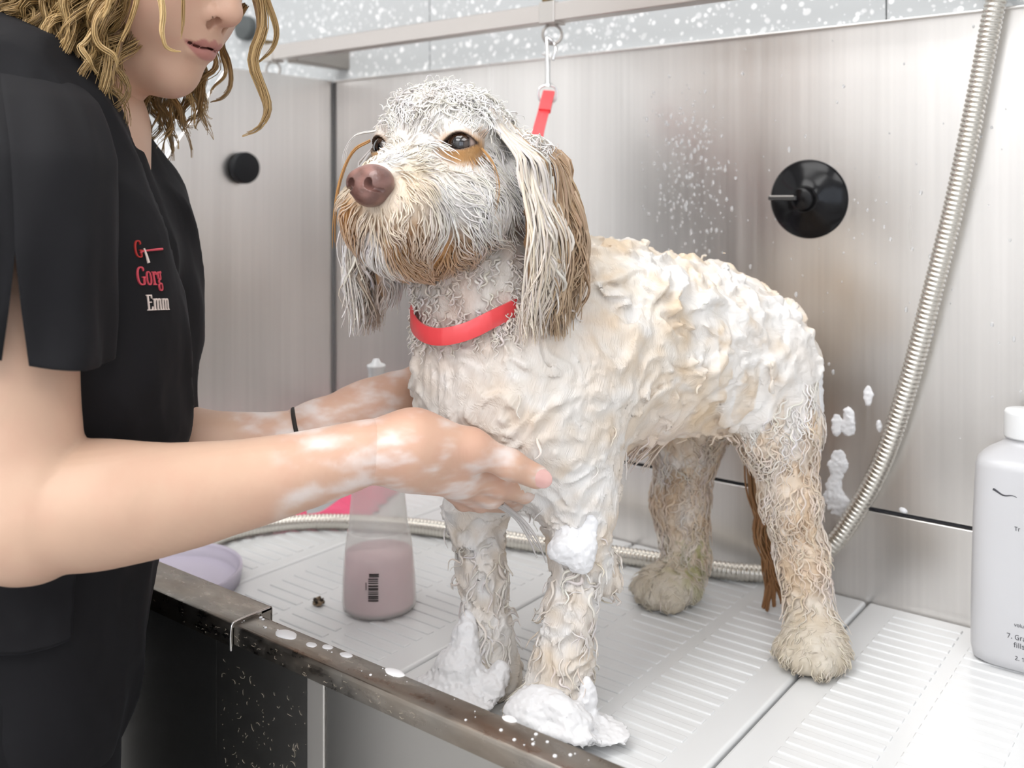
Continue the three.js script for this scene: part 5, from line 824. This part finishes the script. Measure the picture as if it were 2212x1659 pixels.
{ // tall white jug at the right edge
  const t = thing('white_bottle', 'tall translucent white plastic bottle with printed lines at the right edge of the tub', 'bottle', [0.981, 0.0008, 0.0475]);
  const prof = [[0.038, 0], [0.0425, 0.003], [0.044, 0.012], [0.0437, 0.06], [0.0422, 0.13], [0.0402, 0.176], [0.0385, 0.182], [0.034, 0.186], [0.022, 0.1945], [0.0178, 0.198], [0.017, 0.205]], n = 72, pos = [], idx = [];
  const sq = (a, e) => { const c1 = Math.cos(a), s1 = Math.sin(a), k = (Math.abs(c1) ** e + Math.abs(s1) ** e) ** (-1 / e); return [c1 * k, s1 * k]; };
  for (const [r, y] of prof) for (let i = 0; i < n; i++) { const [a, b] = sq(i / n * 2 * Math.PI, r > 0.03 ? 4 : 2); pos.push(a * r, y, b * r * 0.93); }
  for (let j = 0; j + 1 < prof.length; j++) for (let i = 0; i < n; i++) { const a = j * n + i, b = j * n + (i + 1) % n, cc = a + n, d = b + n; idx.push(a, cc, b, b, cc, d); }
  const o = pos.length / 3; pos.push(0, 0, 0); for (let i = 0; i < n; i++) idx.push(o, i, (i + 1) % n);
  const g = new THREE.BufferGeometry(); g.setAttribute('position', new THREE.Float32BufferAttribute(pos, 3)); g.setIndex(idx); g.computeVertexNormals();
  const milk = std({ color: lin(0.68, 0.68, 0.70), roughness: 0.34, transmission: 0.12, thickness: 0, clearcoat: 0.25, clearcoatRoughness: 0.3 });
  part('body', g, milk, t);
  part('cap', new THREE.LatheGeometry([[0, 0.201], [0.0188, 0.201], [0.0194, 0.203], [0.019, 0.223], [0.0175, 0.226], [0, 0.2265]].map(([a, b]) => new THREE.Vector2(a, b)), 40), plasticWhite, t);
  const sans = await new FontLoader().loadAsync('fonts/droid/droid_sans_regular.typeface.json'), ink = std({ color: lin(0.05, 0.05, 0.06), roughness: 0.6 });
  // print wraps round the side that faces the camera: angle about the axis, height
  const print = (txt, ang, y, size) => { const q = new TextGeometry(txt, { font: sans, size, depth: 0.00025, curveSegments: 2 }), p = q.attributes.position; for (let i = 0; i < p.count; i++) { const yy = y + p.getY(i), R = yy < 0.06 ? mix(0.044, 0.0437, yy / 0.06) : mix(0.0437, 0.0422, (yy - 0.06) / 0.07), x0 = -ang + p.getX(i), ca = x0 / R, sa = (1 - Math.abs(ca) ** 4) ** 0.25; p.setXYZ(i, x0, yy, sa * R * 0.93 + 0.00005 + p.getZ(i)); } q.computeVertexNormals(); return q; };
  const A = 0.0095; for (const [txt, d, y, s] of [['7. Grade', 0, 0.0305, 0.0042], ['fills', -0.0055, 0.0235, 0.0042], ['2. 1', -0.0065, 0.0125, 0.0035], ['volu', -0.006, 0.042, 0.003], ['Tr', -0.006, 0.126, 0.0036]]) part('print', print(txt, A + d, y, s), ink, t);
  const sc = new Strands(), sp = []; for (let i = 0; i <= 12; i++) { const x = -0.021 + i * 0.0016, R = 0.041, k = x / R; sp.push([x, 0.158 + 0.0012 * Math.cos(i * 0.6) - 0.0003 * i, (1 - k ** 4) ** 0.25 * R * 0.93]); } sc.add(sp, 0.0011, 0.0003, [1, 1, 1], [1, 1, 1], 5); part('marker_stroke', sc.geometry(), ink, t);
}
{ // pink cloth in the far corner with a white scraper on it
  const c = [0.1009,0,0.1505], nU = 90, nV = 60, pos = [], idx = [];
  for (let j = 0; j <= nV; j++) for (let i = 0; i <= nU; i++) { const u = i / nU * 2 - 1, v = j / nV * 2 - 1, e = clamp(1 - Math.max(u * u, v * v)); const h = 0.002 + (e ** 0.5) * (0.024 + 0.03 * fbm(u * 1.7 + 3, v * 1.7, 1, 3) + 0.012 * Math.abs(noise(u * 4, v * 4, 7))), w = 0.012 * noise(u * 2, v * 2, 9); pos.push(u * 0.115 * (1 + 0.14 * noise(v * 3, u, 4)) + w, Math.max(0.0015, h), v * 0.068 * (1 + 0.2 * noise(u * 3, v, 5)) + w); }
  for (let j = 0; j < nV; j++) for (let i = 0; i < nU; i++) { const a = j * (nU + 1) + i, b = a + 1, cc = a + nU + 1, d = cc + 1; idx.push(a, cc, b, b, cc, d); }
  const g = new THREE.BufferGeometry(); g.setAttribute('position', new THREE.Float32BufferAttribute(pos, 3)); g.setIndex(idx); g.computeVertexNormals();
  const m = single('wash_cloth', g, std({ color: lin(0.90, 0.13, 0.25), roughness: 0.85, side: THREE.DoubleSide, sheen: 0.4, sheenColor: lin(1, 0.6, 0.7) }), 'crumpled bright pink cloth lying in the far corner of the tub', 'cloth', [c[0], 0.0008, c[2]]); m.rotation.y = 0.35;
  const st = spline([[0.2087,0.0323,0.2365], [0.2215,0.0352,0.2266], [0.2292,0.0429,0.2144], [0.2379,0.0541,0.2014], [0.2458,0.0676,0.1828]], 24);
  single('scraper', ribbon(st, () => [0.2, 0.9, 0.4], 0.0115, 0.004), plasticWhite, 'white plastic scraper resting on the pink cloth', 'scraper');
}
{ // lavender lid just behind the rim
  const c = [0.2065,0,0.4386], g = new THREE.LatheGeometry([[0, 0.003], [0.08, 0.003], [0.082, 0.016], [0.086, 0.018], [0.0865, 0.015], [0.0845, 0], [0, 0]].map(([a, b]) => new THREE.Vector2(a, b)).reverse(), 64);
  single('plastic_lid', g, std({ color: lin(0.60, 0.55, 0.66), roughness: 0.35, side: THREE.DoubleSide }), 'pale lavender plastic lid lying on the tub floor behind the rim', 'lid', [c[0], 0.001, c[2]]);
}
{ // a clump of dirt on the floor
  const c = [0.3793,0,0.3658], g = meshField((x, y, z) => Math.max(primDist(ell([0, 0.003, 0], [0.006, 0.0042, 0.0055]), x, y, z) - 0.0022 * noise(x * 400, y * 400, z * 400), -y), [-0.011, -0.002, -0.011], [0.011, 0.011, 0.011], 0.0006, 0.003);
  paint(g, (x, y, z) => mix3([0.03, 0.022, 0.016], [0.3, 0.22, 0.14], clamp(0.5 + 2 * noise(x * 260, y * 260, z * 260))));
  single('hair_clump', g, std({ vertexColors: true, roughness: 0.9 }), 'small dark wet clump of hair on the white floor left of the pink bottle', 'clump', [c[0], 0.0012, c[2]]);
}
// ---- lather
const foamMat = std({ color: lin(0.87, 0.87, 0.885), roughness: 0.45 });
const foamTex = (d, x, y, z) => d - 0.0012 * noise(x * 240, y * 240, z * 240) - 0.0011 * Math.abs(noise(x * 560, y * 620, z * 620)) - 0.0016 * noise(x * 75, y * 75, z * 75);
function foam(name, label, prims, cell = 0.001, floorY = -9) { const lo = [9, 9, 9], hi = [-9, -9, -9]; for (const p of prims) for (const [q, r] of p.a ? [[p.a, p.ra], [add3(p.a, p.d), p.rb]] : [[p.c, Math.max(...p.r)]]) for (let i = 0; i < 3; i++) { lo[i] = Math.min(lo[i], q[i] - r - 0.006); hi[i] = Math.max(hi[i], q[i] + r + 0.006); }
  const g = meshField((x, y, z) => Math.max(foamTex(unionDist(prims, x, y, z), x, y, z), floorY - y), lo, hi, cell, 0.004); return stuff(single(name, g, foamMat, label, 'foam')); }
const ball = (p, r, k = 0.006) => ell(p, Array.isArray(r) ? r : [r, r, r], null, k);
foam('soap_foam', 'thick white foam hanging on the near foreleg of the dog', [ball([0.7177,0.1382,0.3941], [0.013, 0.011, 0.010]), ball([0.7084,0.1427,0.4], [0.010, 0.009, 0.009]), ball([0.7221,0.1434,0.3894], [0.011, 0.011, 0.009]), ball([0.7043,0.1368,0.4006], 0.0065), ball([0.7195,0.129,0.3901], [0.009, 0.007, 0.008]), ball([0.7094,0.1494,0.3916], [0.013, 0.010, 0.007]), ball([0.7172,0.1588,0.3819], [0.012, 0.012, 0.005])]);
foam('soap_foam', 'white foam mound around the far fore paw of the dog', [ball([0.6174,0.0551,0.4081], [0.008, 0.016, 0.006], 0.012), ball([0.621,0.0416,0.4166], [0.013, 0.018, 0.009], 0.014), ball([0.6201,0.03,0.4274], [0.020, 0.015, 0.015], 0.012), ball([0.6195,0.0158,0.4354], [0.028, 0.008, 0.018], 0.012), ball([0.645,0.0214,0.4184], [0.018, 0.009, 0.010], 0.008), ball([0.6534,0.0303,0.4094], [0.008, 0.010, 0.006], 0.008), ball([0.5974,0.0109,0.4423], [0.026, 0.004, 0.016], 0.012), ball([0.6331,0.0137,0.4338], [0.03, 0.005, 0.012], 0.01)], 0.0012, 0.0005);
foam('soap_foam', 'white foam mound over the near fore paw of the dog', [ball([0.7144,0.0309,0.4306], [0.026, 0.013, 0.012], 0.012), ball([0.7009,0.0268,0.4423], [0.016, 0.009, 0.012], 0.012), ball([0.7271,0.0238,0.4209], [0.022, 0.010, 0.012], 0.012), ball([0.7232,0.0211,0.434], [0.034, 0.005, 0.014], 0.01), ball([0.7304,0.0279,0.3982], [0.007, 0.016, 0.007], 0.01), ball([0.7382,0.0105,0.4023], [0.03, 0.003, 0.02], 0.012)], 0.0012, 0.0005);
foam('soap_foam', 'runny white lather along the rump of the dog', [ball([0.8078,0.233,0.1231], [0.010, 0.03, 0.012]), ball([0.8099,0.2107,0.1215], [0.008, 0.03, 0.01]), ball([0.8107,0.1847,0.1247], [0.006, 0.022, 0.008]), ball([0.8054,0.2552,0.125], [0.012, 0.02, 0.014]), ball([0.8089,0.167,0.1261], [0.004, 0.014, 0.006])]);
{ // drops of foam on the rim
  const g0 = (sx, sz, seed) => { const g = new THREE.SphereGeometry(1, 28, 14, 0, Math.PI * 2, 0, Math.PI / 2), p = g.attributes.position; for (let i = 0; i < p.count; i++) { const a = Math.atan2(p.getZ(i), p.getX(i)), k = 1 + 0.16 * noise(Math.cos(a) * 1.3 + seed, Math.sin(a) * 1.3, seed); p.setXYZ(i, p.getX(i) * sx * k, p.getY(i) * Math.min(sx, sz) * 0.38, p.getZ(i) * sz * k); } g.computeVertexNormals(); return g; };
  const spots = [[618, 1371, 0.0105, 0.006, 'large oval foam drop on the rim just right of the sleeve joint'], [672, 1393, 0.0048, 0.0034, 'small ring-shaped foam drop left of its twin on the rim'], [708, 1398, 0.0047, 0.0034, 'small ring-shaped foam drop right of its twin on the rim'], [748, 1415, 0.0055, 0.0036, 'oval foam drop on the middle of the rim'], [852, 1453, 0.0088, 0.0045, 'wide foam drop on the rim in front of the far fore paw'], [1100, 1553, 0.0055, 0.0036, 'foam drop on the rim in front of the near fore paw']];
  
  const at = [[0.5461,0.08,0.5442], [0.5749,0.08,0.5437], [0.5878,0.08,0.5385], [0.6083,0.08,0.5386], [0.6556,0.08,0.5359], [0.7586,0.08,0.5344]];
  spots.forEach(([x, y, a, b, l], i) => single('foam_drop', g0(a, b, i * 3.7), foamMat, l, 'foam', [at[i][0], 0.0799, Math.min(at[i][2], RIM_ZO - 0.004)], 'foam drops on the front rim'));
  const r = rng(8), list = []; for (let i = 0; i < 90; i++) { const s = 0.0004 + 0.0011 * r() ** 2; list.push(new THREE.SphereGeometry(s, 8, 6).scale(1, 0.6, 1).translate(0.2 + 1.0 * r(), i < 60 ? 0.0803 + (0) : 0.0803, RIM_ZI + 0.003 + 0.018 * r())); }
  stuff(single('rim_spatter', BGU.mergeGeometries(list), foamMat, 'tiny pale splashes of soap sprinkled along the front rim', 'splashes'));
}
{ // foam splashes sliding down the back wall
  const sp = (pts, label) => foam('wall_foam', label, pts, 0.0012, -9).userData.group = 'foam splashes on the back wall';
  const b = (p, rx, ry) => ell(p, [rx, ry, 0.0022], null, 0.004);
  sp([b([0.8044,0.1888,0.004], 0.006, 0.011), b([0.803,0.1763,0.004], 0.009, 0.008)], 'foam splash shaped like a bean on the back wall, right one of two');
  sp([b([0.7926,0.1783,0.004], 0.006, 0.012)], 'narrow foam splash on the back wall, left one of two');
  sp([b([0.7941,0.1379,0.004], 0.010, 0.014), b([0.7911,0.1226,0.004], 0.007, 0.014), b([0.7892,0.1098,0.004], 0.008, 0.012), b([0.7915,0.0966,0.005], 0.014, 0.010), b([0.7987,0.0918,0.006], 0.015, 0.010)], 'long foam run crossing the joint of the back wall');
  sp([b([0.8252,0.2131,0.004], 0.005, 0.011)], 'faint oval foam splash nearest the hose on the back wall');
  sp([b([0.8361,0.1831,0.004], 0.0035, 0.007)], 'tiny foam splash close to the hose on the back wall');
  sp([b([0.8602,0.1005,0.004], 0.004, 0.003)], 'tiny foam fleck right of the hose above the joint');
}
{ // water beads on the splash wall
  const r = rng(19), list = [], bead = new THREE.SphereGeometry(1, 8, 5), c = [0.6182,0.4473,0.004], d = [0.8823,0.3872,0.004];
  for (let i = 0; i < 420; i++) { const far = i > 300, s = 0.0006 + 0.0013 * r() ** 2, gx = (r() + r() + r() - 1.5), gy = (r() + r() + r() - 1.5); list.push(bead.clone().scale(s, s * (1 + r()), s * 0.5).translate((far ? d[0] : c[0]) + gx * (far ? 0.25 : 0.055), clamp((far ? d[1] : c[1]) + gy * (far ? 0.2 : 0.11), 0.11, 0.59), 0.0041)); }
  stuff(single('water_beads', BGU.mergeGeometries(list), std({ color: lin(0.95, 0.96, 0.97), roughness: 0.06, metalness: 0, transmission: 0.6, thickness: 0.001, ior: 1.33 }), 'clear water beads clinging to the steel splash wall behind the dog', 'water drops'));
}
{ // soapy water running off the hand
  const st = new Strands(), r = rng(15); for (const [a, b, c, e] of [[[0.6674,0.1803,0.439], [0.6783,0.1677,0.4244], [0.684,0.1494,0.4136], [0.6887,0.1319,0.4075]], [[0.674,0.1792,0.4339], [0.6841,0.164,0.4199], [0.6899,0.1475,0.4091], [0.6946,0.1282,0.4029]], [[0.6711,0.18,0.4361], [0.6812,0.1659,0.4221], [0.6858,0.1501,0.4123], [0.6911,0.1375,0.4057]]]) st.add(spline([a, b, c, e], 24), 0.0032, 0.001, [1, 1, 1], [1, 1, 1], 8, 0.6);
  stuff(single('soapy_water', st.geometry(), std({ color: lin(0.82, 0.80, 0.79), roughness: 0.25, transmission: 0.55, thickness: 0 }), 'soapy water running off the near hand under the chest of the dog', 'water'));
}
{ // loose pale hairs stuck to the dark front leaf
  const st = new Strands(), r = rng(33); for (let i = 0; i < 260; i++) { const x = 0.47 + 0.112 * r(), y = 0.05 - 0.16 * r() ** 0.8, L = 0.0008 + 0.006 * r() ** 3, a = r() * 6.28, cv = (r() - 0.5) * 3; const z = RIM_ZO - 0.0072, p = []; for (let k = 0; k <= 5; k++) { const t = k / 5; p.push([x + L * t * Math.cos(a + cv * t), y + L * t * Math.sin(a + cv * t), z]); } st.add(p, 0.00013, 0.00008, [0.6, 0.52, 0.42], [0.6, 0.52, 0.42], 3); }
  for (let i = 0; i < 60; i++) { const x = 0.30 + 0.4 * r(), y = 0.066 + 0.010 * r(), L = 0.001 + 0.003 * r(), a = r() * 6.28, z = RIM_ZO + (x < 0.499 ? 0.0024 : 0.0002); st.add([[x, y, z], [x + L * Math.cos(a), y + L * Math.sin(a) * 0.5, z], [x + 1.5 * L * Math.cos(a + 0.5), y + L * 0.6 * Math.sin(a + 0.7), z]], 0.00014, 0.0001, [0.6, 0.52, 0.42], [0.6, 0.52, 0.42], 3); }
  stuff(single('loose_hair', st.geometry(), std({ vertexColors: true, roughness: 0.6 }), 'loose pale dog hairs stuck to the dark steel front of the tub', 'hair'));
}
renderer.render(scene, camera);
